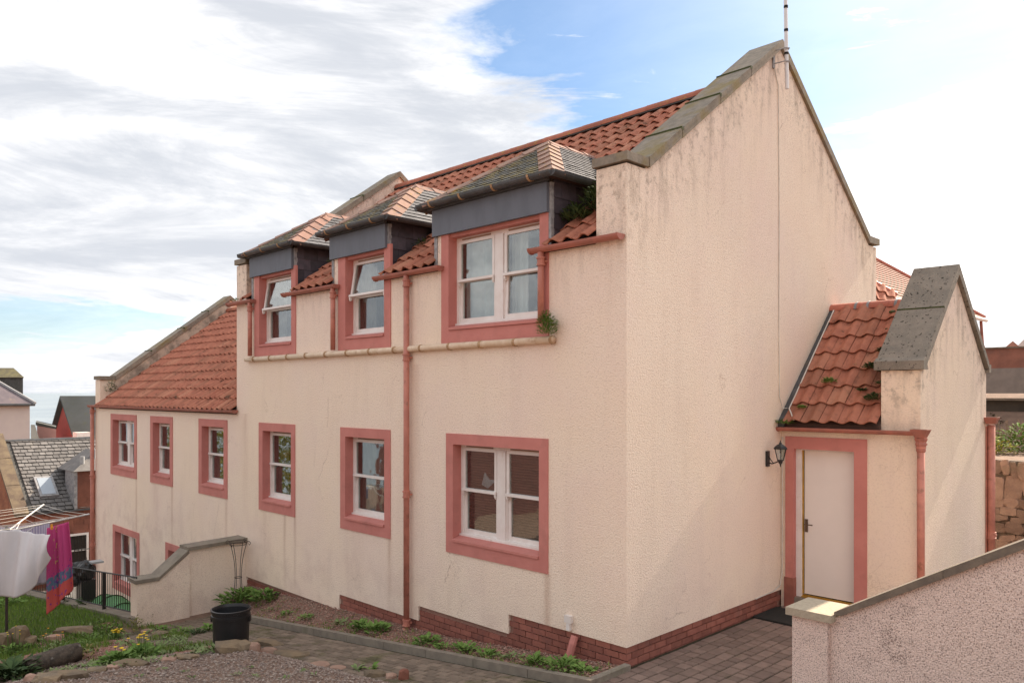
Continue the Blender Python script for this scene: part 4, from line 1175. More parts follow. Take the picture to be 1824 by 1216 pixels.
def leafy(name, c, n, size, spread, height, m, label=None, cat='plant', group=None, arch=.6, width=.28, stems=False, up=.6, flowers=None, parent=None, droop=.0):
    """tuft of n separate pointed leaves with a fold, growing out of c"""
    mb = MB(); c = Vector(c)
    for i in range(n):
        a = random.uniform(0, 6.283); rr = random.uniform(0, spread) ; s = size * random.uniform(.6, 1.3)
        b = c + Vector((math.cos(a) * rr, math.sin(a) * rr, random.uniform(0, height) * (1 - .5 * rr / max(spread, .001))))
        a2 = a + random.uniform(-.9, .9); d = Vector((math.cos(a2), math.sin(a2), up * random.uniform(.3, 1.6))).normalized()
        side = d.cross(Vector((0, 0, 1))).normalized(); nrm = side.cross(d)
        side = (side + nrm * random.uniform(-.5, .5)).normalized()
        m1 = b + d * s * .5 + Vector((0, 0, s * .06)); tip = b + d * s + Vector((0, 0, -s * (.12 + droop)))
        w = s * width
        k = len(mb.v)
        mb.v += [tuple(b), tuple(m1 + side * w * .5), tuple(tip), tuple(m1 - side * w * .5), tuple(m1 - nrm * w * .12)]
        mb.f += [(k, k + 1, k + 4), (k + 1, k + 2, k + 4), (k + 2, k + 3, k + 4), (k + 3, k, k + 4)]
    if parent is None and flowers is None:
        o = mb.build(name, m, loc=tuple(c)); 
        if label: tag(o, label, cat, group)
        return o
    t = parent or thing(name, c, label, cat, group)
    mb.build('leaves', m, t)
    if flowers:
        fn, fm, fh, fs = flowers
        for i in range(fn):
            a = random.uniform(0, 6.283); rr = random.uniform(0, spread * .9); b = c + Vector((math.cos(a) * rr * .8, math.sin(a) * rr * .8, 0))
            tp = c + Vector((math.cos(a) * rr, math.sin(a) * rr, fh * random.uniform(.75, 1.1)))
            MB().tube([b, (b + tp) / 2 + Vector((.01, 0, 0)), tp], .003, 4).build('stem', 'leaf_green', t)
            fl = MB()
            for k in range(6):
                q = k * 1.047; dd = Vector((math.cos(q), math.sin(q), .5)) * fs; sd2 = Vector((-math.sin(q), math.cos(q), 0)) * fs * .4
                fl.add([tp, tp + dd * .6 + sd2, tp + dd, tp + dd * .6 - sd2], [(0, 1, 2, 3)])
            fl.build('flower', fm, t)
    return t
def rock(c, sx, sy, sz, m, label, rot=0, name='rock', cat='rock', seed=0, sub=2):
    import bmesh
    bm = bmesh.new(); bmesh.ops.create_icosphere(bm, subdivisions=sub, radius=1)
    for v in bm.verts:
        n = mnoise.noise(v.co * 1.3 + Vector((seed * 3.1, seed, 0))) * .45 + mnoise.noise(v.co * 3.2 + Vector((seed, 0, 0))) * .16
        v.co *= 1 + n
        v.co = Vector((max(-.85, min(.85, v.co.x)), max(-.85, min(.85, v.co.y)), max(-.7, min(.75, v.co.z))))
        v.co = Vector((v.co.x * sx, v.co.y * sy, v.co.z * sz))
    me = bpy.data.meshes.new(name); bm.to_mesh(me); bm.free(); me.materials.append(MATS[m])
    o = bpy.data.objects.new(name, me); COL.objects.link(o); o.location = c; o.rotation_euler = (random.uniform(-.1, .1), random.uniform(-.1, .1), rot)
    return tag(o, label, cat)
def rayv(px): return FWD + RGT * ((px - 912) / 1395)
def onG(px, py, dz=0):
    """terrain point seen at a photograph pixel"""
    d = FWD + RGT * ((px - 912) / 1395) + Vector((0, 0, (699 - py) / 1395)); t = 4.0
    while t < 40:
        p = CAM + d * t
        if p.z <= gz(p.x, p.y) + dz: return Vector((p.x, p.y, gz(p.x, p.y)))
        t += .01
    return CAM + d * t

# gravel and grass
rng = random.Random(5)
pts = []
while len(pts) < 15000:
    x, y = rng.uniform(-7.2, -.6), rng.uniform(-4.6, -1.62)
    e = -1.66 - .12 * math.sin(x * 2.1) - (.25 if x < -4.9 else 0) * min(1, (-4.9 - x) * 1.2)
    if y > e: continue
    if x < -4.6 and y > -2.0 - (-4.6 - x) * .62: continue
    pts.append((x, y, gz(x, y) + mnoise.noise(Vector((x * 1.7, y * 1.7, 0))) * .018 + rng.uniform(0, .016)))
scatter('gravel', pts, .017, 'chips_grey')
pts = []
while len(pts) < 14000:
    x, y = rng.uniform(-9.3, -4.4), rng.uniform(-5.6, -1.75)
    if not (x < -4.6 and y > -2.0 - (-4.6 - x) * .62): continue
    if x < -6.3 and y > -2.25: continue
    pts.append((x, y, gz(x, y) + mnoise.noise(Vector((x * 1.7, y * 1.7, 0))) * .018 + rng.uniform(0, .014)))
scatter('gravel', pts, .019, 'chips_red')
pts = []
for i in range(9000):
    x, t = rng.uniform(-8.85, -.05), rng.random(); pts.append((x, -.59 + t * .6, bedz(x, t) + rng.uniform(0, .014)))
scatter('gravel', pts, .014, 'chips_red')

def blades(name, pts, h, w, m, parent=None, lean=.35):
    V = []; F = []; r = random.Random(3)
    for (x, y, z) in pts:
        a = r.uniform(0, 6.28); hh = h * r.uniform(.5, 1.25); lx, ly = r.uniform(-lean, lean) * hh, r.uniform(-lean, lean) * hh
        c, s = math.cos(a) * w, math.sin(a) * w; k = len(V)
        V += [(x - c, y - s, z), (x + c, y + s, z), (x + lx * .5 + c * .7, y + ly * .5 + s * .7, z + hh * .6), (x + lx, y + ly, z + hh), (x + lx * .5 - c * .7, y + ly * .5 - s * .7, z + hh * .6)]
        F += [(k, k + 1, k + 2, k + 4), (k + 4, k + 2, k + 3)]
    me = bpy.data.meshes.new(name); me.from_pydata(V, [], F); me.materials.append(MATS[m]); o = bpy.data.objects.new(name, me); COL.objects.link(o); o['kind'] = 'stuff'
    return o
lawn_lim = lambda x, y: -15.2 < x < -8.3 and -5.5 < y < rail_y(x) - .12 and not (x > -9.2 and y > -2.2) and (x < -8.8 or y < -2.4)
lg = MB(); LX0 = np.arange(-15.2, -8.29, .2); LY0 = np.arange(-5.6, -2.09, .2)
for x in LX0:
    for y in LY0: lg.v.append((x, min(y, rail_y(x) - .1), gz(x, y) + .012))
for i in range(len(LX0) - 1):
    for j in range(len(LY0) - 1):
        a = i * len(LY0) + j; lg.f.append((a, a + len(LY0), a + len(LY0) + 1, a + 1))
fixn(lg.build('lawn', 'lawn_soil', kind='structure'))
pts = []
while len(pts) < 26000:
    x, y = rng.uniform(-15.2, -8.3), rng.uniform(-5.5, -2.05)
    if lawn_lim(x, y): pts.append((x, y, gz(x, y)))
blades('grass', pts, .085, .005, 'grass_blades')
pts = []
while len(pts) < 2600:
    x, y = rng.uniform(-9.2, -6.2), rng.uniform(-3.4, -1.75)
    if mnoise.noise(Vector((x * 1.5, y * 1.5, 4))) > .08: pts.append((x, y, gz(x, y)))
blades('grass', pts, .09, .005, 'grass_blades')
pts = []
while len(pts) < 900:
    x, t = rng.uniform(-8.8, -.1), rng.random() ** 2
    if mnoise.noise(Vector((x * 2.3, t, 7))) > -.05: pts.append((x, -.59 + t * .5, bedz(x, t)))
blades('grass', pts, .05, .005, 'grass_blades', lean=.9)

# ------------------------------------------------------------------ step-side wall at the path's end
SW = thing('garden_wall', (-9.0, -1, -.8), 'low cream rendered wall with stone coping, projecting from the house at the end of the path', 'garden wall')
sw = MB()
sw.prism([(-9.2, -1.08, -3), (-9.2, -.001, -3), (-9.2, -.001, .20), (-9.2, -1.08, .17)], (.27, 0, 0))
sw.prism([(-9.2, -1.98, -3), (-9.2, -1.081, -3), (-9.2, -1.081, .12), (-9.2, -1.62, -.28), (-9.2, -1.98, -.28)], (.31, 0, 0))
fixn(sw.build('wall', 'harling_wing', SW))
for poly in ([(-9.24, -1.12, .17), (-9.24, -.002, .20), (-9.24, -.002, .262), (-9.24, -1.12, .232)],
             [(-9.24, -1.122, .12), (-9.24, -1.62, -.27), (-9.24, -1.62, -.212), (-9.24, -1.122, .178)],
             [(-9.24, -1.622, -.275), (-9.24, -2.02, -.275), (-9.24, -2.02, -.212), (-9.24, -1.622, -.212)]):
    fixn(MB().prism(poly, (.38, 0, 0)).build('coping_stone', 'kerb_stone', SW))

# railing
RL = thing('railing', (-9, -1.95, -.85), 'low black iron railing with upright bars between the lawn and the sunken yard', 'railing')
def rp(t, z): return Vector((-9.0 - .994 * t, -1.95 - .107 * t, z - .83 - .073 * t))
Lr = 6.2
MB().tube([rp(0, .64), rp(Lr, .64)], .013, 6).build('top_rail', 'black_iron', RL)
MB().tube([rp(0, .03), rp(Lr, .03)], .012, 6).build('bottom_rail', 'black_iron', RL)
barm = mesh_of(MB().tube([(0, 0, .03), (0, 0, .64)], .0065, 6), 'bar', 'black_iron')
n = int(Lr / .085)
for i in range(n): inst('bar', barm, RL, Matrix.Translation(rp(i * .085, 0)))
for t in (1.25, 3.05):
    MB().tube([rp(t, -.05), rp(t, .64)], .035, 4).build('post', 'black_iron', RL)
rw = MB().prism([(-8.9, -2.06, -.88), (-8.9, -1.82, -.88), (-8.9, -1.82, -3), (-8.9, -2.06, -3)], (0, 0, 0))
rw = MB(); a = rp(-.1, -.03); b = rp(Lr, -.03)
s = Vector((.107, -.994, 0)) * .12
P0 = [a - s, a + s, b + s, b - s]
rw.add(P0 + [p + Vector((0, 0, -2.2)) for p in P0], [(0, 1, 2, 3), (4, 7, 6, 5), (0, 4, 5, 1), (1, 5, 6, 2), (2, 6, 7, 3), (3, 7, 4, 0)])
tag(fixn(rw.build('retaining_wall', 'kerb_stone')), 'grey stone edging wall carrying the black railing above the sunken yard', 'retaining wall')

# things in the yard behind the railing
gd = MB(); seg = 14
prof = []
for i in range(seg + 1):
    t = i / seg; x = -14.4 + 2.9 * t; r = .62 * math.sin(math.pi * min(1, .08 + .92 * t)) ** .55
    prof.append((x, r))
for (x, r) in prof:
    for k in range(11):
        q = math.pi * k / 10; gd.v.append((x, -1.0 - math.cos(q) * r * .75, -2.12 + math.sin(q) * r * 1.1))
for i in range(seg):
    for k in range(10): a = i * 11 + k; gd.f.append((a, a + 11, a + 12, a + 1))
g_ = thing('garden_cover', (-12.4, -1, -2.7), 'rounded green ribbed cover lying in the sunken yard behind the railing', 'cover')
gd.build('shell', 'dinghy_green', g_, smooth=True)
for i in (3, 6, 9, 12):
    x, r = prof[i]
    MB().tube([(x, -1.0 - math.cos(q) * (r * .75 + .01), -2.12 + math.sin(q) * (r * 1.1 + .01)) for q in np.linspace(.05, 3.09, 12)], .014, 5).build('rib', 'leaf_dark', g_)
bb = thing('covered_barbecue', (-14.2, -1.3, -2.7), 'bundled black sheeting over a stand beside the far downpipe, with a red bottle', 'covered stand')
import bmesh
def blob(c, s, m, name, parent, seed, sub=3, amp=.3):
    bm = bmesh.new(); bmesh.ops.create_icosphere(bm, subdivisions=sub, radius=1)
    for v in bm.verts:
        v.co *= 1 + amp * mnoise.noise(v.co * 1.6 + Vector((seed, 0, 0))) + amp * .5 * mnoise.noise(v.co * 4 + Vector((seed, 0, 0)))
        v.co = Vector((v.co.x * s[0], v.co.y * s[1], v.co.z * s[2]))
    me = bpy.data.meshes.new(name); bm.to_mesh(me); bm.free(); me.materials.append(MATS[m])
    o = bpy.data.objects.new(name, me); COL.objects.link(o)
    if parent: o.parent = parent; o.location = Vector(c) - root_loc(parent)
    else: o.location = c
    return o
blob((-14.45, -1.35, -1.12), (.30, .26, .28), 'black_plastic', 'sheeting', bb, 3)
blob((-14.15, -1.25, -1.02), (.2, .2, .24), 'black_plastic', 'sheeting', bb, 9)
MB().box(-14.3, -13.95, -1.4, -1.1, -2.75, -1.2).build('stand', 'black_plastic', bb)
MB().tube([(-14.2, -1.62, -1.50), (-14.2, -1.62, -1.14)], .06, 10).build('bottle', 'red_plastic', bb)
MB().box(-14.15, -13.9, -1.2, -.95, -.84, -.80).build('lid', 'lid_grey', bb)

# ------------------------------------------------------------------ washing line and laundry
DP = Vector((-9.99, -3.67, -1.05)); HUB = DP + Vector((0, 0, 1.74))
RD = thing('rotary_washing_line', DP, 'rotary washing line with grey arms standing on the lawn', 'washing line')
MB().tube([DP, HUB + Vector((0, 0, .1))], .022, 10).build('pole', 'wire_rust', RD)
MB().lathe(HUB, [(.03, -.06), (.05, -.05), (.05, .04), (.03, .06)], 10).build('hub', 'black_plastic', RD)
tips = []
for k in range(4):
    q = math.atan2(RGT.y, RGT.x) + .12 + k * math.pi / 2
    tip = HUB + Vector((math.cos(q) * 1.30, math.sin(q) * 1.30, .27)); tips.append(tip)
    MB().tube([HUB, tip], .013, 8).build('arm', 'metal_pole', RD)
    MB().tube([HUB + Vector((0, 0, -.25)), HUB + (tip - HUB) * .35], .008, 6).build('strut', 'metal_pole', RD)
for f in (.45, .6, .75, .88, .98):
    ln = MB(); P = [HUB + (t - HUB) * f for t in tips]
    for k in range(4):
        a, b = P[k], P[(k + 1) % 4]; ln.tube([a, (a + b) / 2 - Vector((0, 0, .03)), b], .0035, 4)
    ln.build('line', 'cable_white', RD)
def cloth(name, m, top0, top1, fn, nu=36, nv=24, label='', cat='', thickness=.006, mb_uv=True):
    """sheet hanging between top0 and top1; fn(u, v) -> (drop, out, shift)"""
    top0, top1 = Vector(top0), Vector(top1); al = (top1 - top0).normalized(); nrm = al.cross(Vector((0, 0, 1))).normalized()
    me = bpy.data.meshes.new(name); V = []; F = []; UV = []
    for j in range(nv + 1):
        for i in range(nu + 1):
            u, v = i / nu, j / nv; dr_, ot, sh = fn(u, v)
            V.append(tuple(top0 + (top1 - top0) * u + nrm * ot + al * sh - Vector((0, 0, dr_))))
    for j in range(nv):
        for i in range(nu): a = j * (nu + 1) + i; F.append((a, a + 1, a + nu + 2, a + nu + 1))
    me.from_pydata(V, [], F); uvl = me.uv_layers.new(name='UVMap')
    for poly in me.polygons:
        for li in poly.loop_indices:
            vi = me.loops[li].vertex_index; uvl.data[li].uv = ((vi % (nu + 1)) / nu, 1 - (vi // (nu + 1)) / nv)
    me.shade_smooth(); me.materials.append(MATS[m])
    o = bpy.data.objects.new(name, me); COL.objects.link(o)
    md = o.modifiers.new('thick', 'SOLIDIFY'); md.thickness = thickness
    return tag(o, label, cat)
s0, s1 = at(-60, 942, 12.0), at(92, 950, 12.0)
def sheet_fn(u, v):
    L = 1.02 * math.sqrt(max(0, 1 - max(0, (u - .38) / .66) ** 2.3)) if u > .38 else 1.02
    L = max(L, .05)
    fold = .05 * math.sin(u * 19 + v * 2.5) * (.3 + v) + .028 * math.sin(u * 41 + 1.5 * v) * (1 - v * .5) + .05 * math.sin(v * 3 + u * 7)
    return (L * v + .02 * math.sin(u * 9) * (1 - v), fold + .22 * v * (1 - v), .03 * math.sin(u * 12) * v)
cloth('bed_sheet', 'sheet_cloth', s0, s1, sheet_fn, 70, 34, 'large white bed sheet billowing on the washing line', 'bed sheet')
t0, t1 = at(84, 940, 12.3), at(128, 927, 12.3)
def towel_fn(u, v):
    L = 1.36 - .32 * u * v * .9
    x_t = .0
    gather = (1 - v) ** 3
    return (L * v * (1 if v else 1) + .0, .05 * math.sin(u * 11 + 1) * (.4 + .6 * v) + .02 * math.sin(u * 27), -.06 * gather * (u - .2) + .02 * v)
cloth('beach_towel', 'pink_towel', t0, t1, towel_fn, 26, 40, 'bright pink towel with teal and orange bands hanging from the washing line', 'towel')
c0, c1 = at(-20, 938, 13.6), at(90, 932, 13.6)
cloth('striped_cloth', 'striped_cloth', c0, c1, lambda u, v: (.26 * v + .02 * math.sin(u * 5), .02 * math.sin(u * 20), 0), 40, 10, 'lilac striped cloth on the far lines of the washing line', 'cloth')
c0, c1 = at(40, 985, 13.3), at(84, 975, 13.3)
cloth('grey_towel', 'towel_grey', c0, c1, lambda u, v: (.60 * v, .03 * math.sin(u * 16), 0), 20, 14, 'grey towel hanging half hidden between the white sheet and the pink towel', 'towel')
for i, (px, py, m, nm) in enumerate(((19, 952, 'dinghy_green', 'green'), (26, 950, 'roof_glass', 'pale blue'), (92, 938, 'flower_orange', 'orange'))):
    p = at(px, py, 12.1)
    tag(MB().box(p.x - .012, p.x + .012, p.y - .012, p.y + .012, p.z - .04, p.z + .04).box(p.x - .004, p.x + .02, p.y - .016, p.y + .016, p.z - .012, p.z + .002).build('clothes_peg', m), nm + ' clothes peg clipped on the washing line', 'clothes peg')

# ------------------------------------------------------------------ bin, wire stand
bp = onG(411, 1156); bp = Vector((-5.32, -1.98, .115 * -5.32 - .02))
BIN = thing('bin', bp, 'black plastic bin without a lid standing on the path behind the rocks', 'bin')
MB().lathe(bp, [(.0, .0), (.225, .0), (.232, .02), (.245, .52), (.262, .525), (.262, .56), (.252, .565), (.252, .60), (.268, .605), (.270, .635), (.250, .64), (.238, .60), (.222, .05), (0, .045)], 40).build('tub', 'black_plastic', BIN, smooth=False)
for q in (-2.3, .8):
    MB().box(-.03, .03, -.012, .012, -.04, .04).xf(Matrix.Translation(bp + Vector((math.cos(q) * .26, math.sin(q) * .26, .50))) @ Matrix.Rotation(q + math.pi / 2, 4, 'Z')).build('handle', 'black_plastic', BIN)
MB().lathe(bp, [(0, .42), (.232, .42)], 24).build('water', 'roof_glass', BIN)
wp = Vector((-8.55, -.33, -.90))
WS = thing('wire_plant_stand', wp, 'rusty wire plant stand in front of the low coped wall', 'plant stand')
H = 1.17
for k in range(4):
    q = .6 + k * math.pi / 2; P = []
    for i in range(13):
        t = i / 12; r = .062 + .10 * (2 * abs(t - .47)) ** 2.0
        P.append(wp + Vector((math.cos(q) * r, math.sin(q) * r, H * t)))
    q0 = P[-1]; ou = Vector((math.cos(q), math.sin(q), 0))
    P += [q0 + ou * .04 + Vector((0, 0, .02)), q0 + ou * .075 + Vector((0, 0, -.01)), q0 + ou * .05 + Vector((0, 0, -.05)), q0 + ou * .03 + Vector((0, 0, -.02))]
    MB().tube(P, .006, 6).build('leg', 'wire_rust', WS)
def ring(c, r, rad, n=20): return MB().tube([Vector(c) + Vector((math.cos(a) * r, math.sin(a) * r, 0)) for a in np.linspace(0, 6.2832, n)], rad, 5, False)
for z, r in ((H, .162), (H - .04, .155), (.12, .145), (.52, .064)): ring(wp + Vector((0, 0, z)), r, .006).build('ring', 'wire_rust', WS)

# ------------------------------------------------------------------ foreground wall
FW = thing('boundary_wall', (2.6, .6, 0), 'speckled pink harled wall with sloping stone coping and a square end pier', 'wall')
PX0, PX1, PYa, PYb = 1.655, 2.005, .47, .88
MB().box(PX0, PX1, PYa, PYb, -.1, .83).build('pier', 'harling_pink_speckled', FW)
MB().box(PX0 - .045, PX1 + .055, PYa - .05, PYb + .05, .832, .905).build('pier_cap', 'stone_pale', FW)
sl = .567
def wzt(x): return .862 + sl * (x - 2.05)
fixn(MB().prism([(2.005, .52, -.1), (6.2, .52, -.1), (6.2, .52, wzt(6.2) - .0), (2.005, .52, wzt(2.005))], (0, .26, 0)).build('wall_body', 'harling_pink_speckled', FW))
fixn(MB().prism([(2.062, .48, .906), (2.062, .48, .93), (3.0, .48, wzt(3.0) + .075), (3.0, .48, wzt(3.0)), (2.13, .48, .907)], (0, .34, 0)).build('coping_stone', 'stone_wall_coping', FW))
for a, b in ((3.005, 3.9), (3.905, 4.9), (4.905, 6.2)):
    fixn(MB().prism([(a, .48, wzt(a)), (b, .48, wzt(b)), (b, .48, wzt(b) + .075), (a, .48, wzt(a) + .075)], (0, .34, 0)).build('coping_stone', 'stone_wall_coping', FW))

# ------------------------------------------------------------------ right background
RW = thing('rubble_wall', (2.2, 9.1, 0), 'sandstone rubble retaining wall below the shrubs, behind the porch', 'retaining wall')
MB().box(-2, 6, 9.05, 9.3, -.2, 1.80).build('wall_core', 'rubble_mortar', RW)
random.seed(11)
rows = [(0, .14), (.14, .10), (.24, .16), (.4, .12), (.52, .18), (.70, .12), (.82, .14), (.96, .18), (1.14, .38), (1.52, .28)]
for y, h in rows:
    x = .7
    while x < 3.6:
        w = random.uniform(.10, .32) * (1.0 if h < .25 else .9)
        hh = h * random.uniform(.8, 1.12)
        bm = bmesh.new(); bmesh.ops.create_icosphere(bm, subdivisions=3, radius=1)
        for v in bm.verts:
            v.co *= 1 + .30 * mnoise.noise(v.co * 1.1 + Vector((x * 7, y * 7, 0))) + .12 * mnoise.noise(v.co * 3 + Vector((x * 5, y * 3, 0)))
            v.co = Vector((max(-.72, min(.72, v.co.x)) * w / 1.40, max(-.55, min(.5, v.co.y)) * .10, max(-.72, min(.72, v.co.z)) * hh / 1.40))
        me = bpy.data.meshes.new('stone'); bm.to_mesh(me); bm.free(); me.materials.append(MATS['rubble_stone'])
        inst('stone', me, RW, Matrix.Translation((x + w / 2, 9.045 + random.uniform(-.02, .012), y + h / 2 + random.uniform(-.03, .03))) @ Matrix.Rotation(random.uniform(-.18, .18), 4, 'Y'))
        x += w * random.uniform(.95, 1.15)
BW = thing('terrace_wall', (.5, 16, 2), 'long boundary wall of weathered red brick above grey render, behind the garden', 'wall')
MB().box(-6, 9, 16.0, 16.3, 3.62, 4.12).build('brick_band', 'brick_wall_far', BW)
MB().box(-6, 9, 15.98, 16.3, 2.98, 3.62).build('render_band', 'render_grey', BW)
MB().box(-6, 9, 15.86, 16.35, 2.80, 2.86).build('ledge', 'stone_wall_coping', BW)
MB().box(-6, 9, 15.95, 16.3, .5, 2.8).build('lower_wall', 'render_dark', BW)
MB().box(-6, 9, 15.96, 16.32, 4.12, 4.16).build('cope', 'stone_wall_coping', BW)
MB().box(.55, .95, 15.985, 16.0, 3.75, 3.85).build('recess', 'render_dark', BW)
for i, (px, py, d, n, sz, sp, h, m, lb) in enumerate((
    (1770, 812, 16.3, 260, .13, .42, .38, 'leaves_autumn', 'yellowing garden shrub on top of the rubble wall'),
    (1815, 806, 16.6, 420, .14, .55, .62, 'leaves_mid', 'leafy green shrub on the rubble wall at the edge of the picture'),
    (1800, 752, 21.0, 420, .16, .9, .5, 'leaves_dark', 'dark creeper against the foot of the brick and render wall'),
    (1768, 760, 20.0, 260, .16, .7, .3, 'leaves_dark', 'dark low bush between the rubble wall and the rendered wall'))):
    leafy('shrub', at(px, py, d), n, sz, sp, h, m, lb, 'shrub', width=.35)
rt = at(1775, 810, 16.9)
sg = thing('seeding_weeds', rt, 'dry brown seed heads standing above the shrubs on the rubble wall', 'weeds')
st_ = MB()
for i in range(26):
    p = rt + RGT * random.uniform(-.35, .65) + FWD * random.uniform(-.3, .3); tp = p + Vector((random.uniform(-.1, .1), random.uniform(-.1, .1), random.uniform(.45, .85)))
    st_.tube([p, tp], .004, 4)
    for k in range(14):
        c = p + (tp - p) * random.uniform(.45, 1); d = Vector((random.uniform(-1, 1), random.uniform(-1, 1), random.uniform(0, 1))) * .05
        st_.add([c, c + d, c + d + Vector((.015, .015, .015))], [(0, 1, 2)])
st_.build('stems', 'seed_head', sg)

RH = thing('house', (-8, 28, 3), 'brown brick house with a hipped red tile roof, rising behind the porch', 'house')
B = at(1752, 567, 33); zE = B.z
x0_, y0_ = B.x, B.y
MB().box(x0_ - 9, x0_ - .35, y0_ - 18, y0_ - .35, 2, zE).build('wall', 'brown_brick_far', RH)
rise = 3.6
A_ = [Vector((x0_, y0_, zE)), Vector((x0_, y0_ - 19, zE)), Vector((x0_ - 9.4, y0_ - 19, zE)), Vector((x0_ - 9.4, y0_, zE))]
R1, R2 = Vector((x0_ - 4.7, y0_ - 5.2, zE + rise)), Vector((x0_ - 4.7, y0_ - 19, zE + rise))
rf = MB().add(A_ + [R1, R2], [(0, 4, 5, 1), (0, 3, 4), (3, 2, 5, 4), (0, 1, 2, 3), (1, 5, 2)]).build('roof', 'pantile_far', RH)
# tile courses on the visible slope
U = Vector((0, -1, 0)); Vv = Vector((-4.7, 0, rise)).normalized(); Sl = math.hypot(4.7, rise)
crs = MB(); nrm = Vector((rise, 0, 4.7)).normalized()
for k in range(24):
    v0 = Sl * k / 24; v1 = Sl * (k + 1) / 24; ys = 5.2 * k / 24
    p = A_[0] + U * ys + Vv * v0; q = A_[0] + U * 19 + Vv * v0
    crs.add([p + nrm * .05, q + nrm * .05, q + Vv * (v1 - v0) + nrm * .01, p + Vv * (v1 - v0) + nrm * .01 + U * .2, p, q], [(0, 1, 2, 3), (4, 5, 1, 0)])
crs.build('tile_course', 'pantile_far', rf, kind='stuff')
MB().tube([A_[0] + nrm * .03, R1 + nrm * .03], .11, 8).build('hip_ridge', 'ridge_tile_clean', rf)
MB().tube([A_[0] + Vector((.08, .1, -.08)), A_[1] + Vector((.08, 0, -.08))], .08, 8).build('gutter', 'white_paint', RH)
dp0 = B + RGT * .08; 
MB().tube([B + Vector((-.1, 0, -.1)), B + Vector((-.05, .05, -1.1)), B + Vector((.0, .1, -1.25)), B + Vector((.35, .45, -1.5)), B + Vector((.35, .45, -2.4))], .06, 8).build('downpipe', 'gutter_paint', RH)
MB().box(x0_ - .36, x0_ - .33, y0_ - .8, y0_ - .36, 2, zE - .25).build('corner_board', 'white_paint', RH)
SR = thing('outbuilding', (-1, 9, 3), 'corner of a low tiled outbuilding roof peeping out behind the tall gable', 'outbuilding')
q0 = at(1545, 500, 17.5); q1 = at(1594, 527, 17.5)
MB().tube([q0, q1], .10, 10).build('ridge_tile', 'ridge_tile_clean', SR)
mb = MB(); dn = Vector((.3, -.9, -.75)).normalized()
mb.prism([q0 + Vector((0, 0, -.02)), q1 + Vector((0, 0, -.02)), q1 + dn * 1.2, q0 + dn * 1.2], (0, 0, -.05))
fixn(mb.build('roof', 'pantile', SR))
pm = pantile_mesh(.235, .37); me = mesh_of(pm, 'pantile', 'pantile')
ax = (q1 - q0).normalized(); nn = ax.cross(-dn).normalized(); up2 = nn.cross(ax)
for i in range(3):
    for j in range(4):
        M3 = Matrix((ax, up2, nn)).transposed().to_4x4()
        inst('pantile', me, SR, Matrix.Translation(q0 + ax * (-.05 + .21 * i * 1.1) - up2 * (.33 * (j + 1)) + nn * .04) @ M3)
MB().box(q0.x - 2.5, q0.x, q0.y - .8, q0.y + .8, 0, q0.z - .9).build('wall', 'harling_dirty', SR)
for k, (xa, xb, yp, d, lb) in enumerate(((1786, 1822, 607, 70, 'distant red roof showing over the brick wall'), (1806, 1850, 600, 90, 'far gabled house roof at the right edge, behind the nearer red roof'))):
    h_ = thing('house', at((xa + xb) / 2, 640, d), lb, 'house'); rv = rayv((xa + xb) / 2) * 8
    a, b, c = at(xa, 622, d), at(xb, 622, d), at((xa + xb) / 2, yp, d)
    fixn(MB().prism([a, b, c], rv).build('roof', 'pantile_far' if k == 0 else 'pale_render', h_))
    fixn(MB().prism([a, b, b - Vector((0, 0, 6)), a - Vector((0, 0, 6))], rv).build('wall', 'brick_wall_far', h_))

# ------------------------------------------------------------------ left background
DX = -24.6
# slate-roofed sandstone building
SB = thing('house', (DX - 2, 1.5, -3.5), 'red sandstone building with a grey slate roof, skylight and barred window', 'house')
YA, YB = -.05, 9.0
eave, rdg, rx = -1.0, 1.22, 3.1
fixn(MB().box(DX - 6, DX, YA, YB, -4, eave).build('wall', 'rubble_mortar', SB))
cover((DX + .002, YA, -3.6), (0, 1, 0), (0, 0, 1), [(0, 0), (4.3, 0), (4.3, 2.55), (0, 2.55)], .48, .20, .03, 'stone', 'sandstone_red', SB, 120, tilt=.0, gap=.012, jit=.35, rowjit=.1)
sroof = fixn(MB().prism([(DX + .1, YA, eave), (DX - rx, YA, rdg), (DX - 2 * rx, YA, eave)], (0, YB - YA, 0)).build('roof', 'dark_masonry', SB))
Vs = Vector((-rx - .1, 0, rdg - eave)); Ls = Vs.length
Nn = Vector((0, 1, 0)).cross(Vs).normalized()
cover((DX + .1, YA + .25, eave), (0, 1, 0), Vs, [(0, 0), (3.6, 0), (3.6, Ls), (0, Ls)], .23, .20, .014, 'slate', 'slate_old', sroof, 300, tilt=.03, jit=.12, gap=.02)
MB().tube([(DX - rx, YA, rdg + .02), (DX - rx, YB, rdg + .02)], .07, 8).build('ridge', 'dark_iron', sroof)
MB().box(DX, DX + .16, YA, YB, eave - .06, eave + .0).build('gutter', 'dark_iron', SB)
# its coped gable and orange stone end wall
GE = MB().prism([(DX + .45, YA - .35, -4.2), (DX + .45, YA - .35, eave - .05), (DX - rx, YA - .35, rdg + .22), (DX - rx - 4, YA - .35, rdg - 2.6), (DX - rx - 4, YA - .35, -4.2)], (0, .3, 0))
fixn(GE.build('end_wall', 'sandstone_orange', SB))
Lc = Vector((-rx - .45, 0, rdg + .27 - eave)); 
for k in range(3):
    a = Vector((DX + .48, YA - .40, eave - .03)) + Lc * (k / 3); b = Vector((DX + .48, YA - .40, eave - .03)) + Lc * ((k + 1) / 3 - .006)
    fixn(MB().prism([a, b, b + Vector((0, 0, .10)), a + Vector((0, 0, .10))], (0, .42, 0)).build('coping_stone', 'skew_lichen', SB))
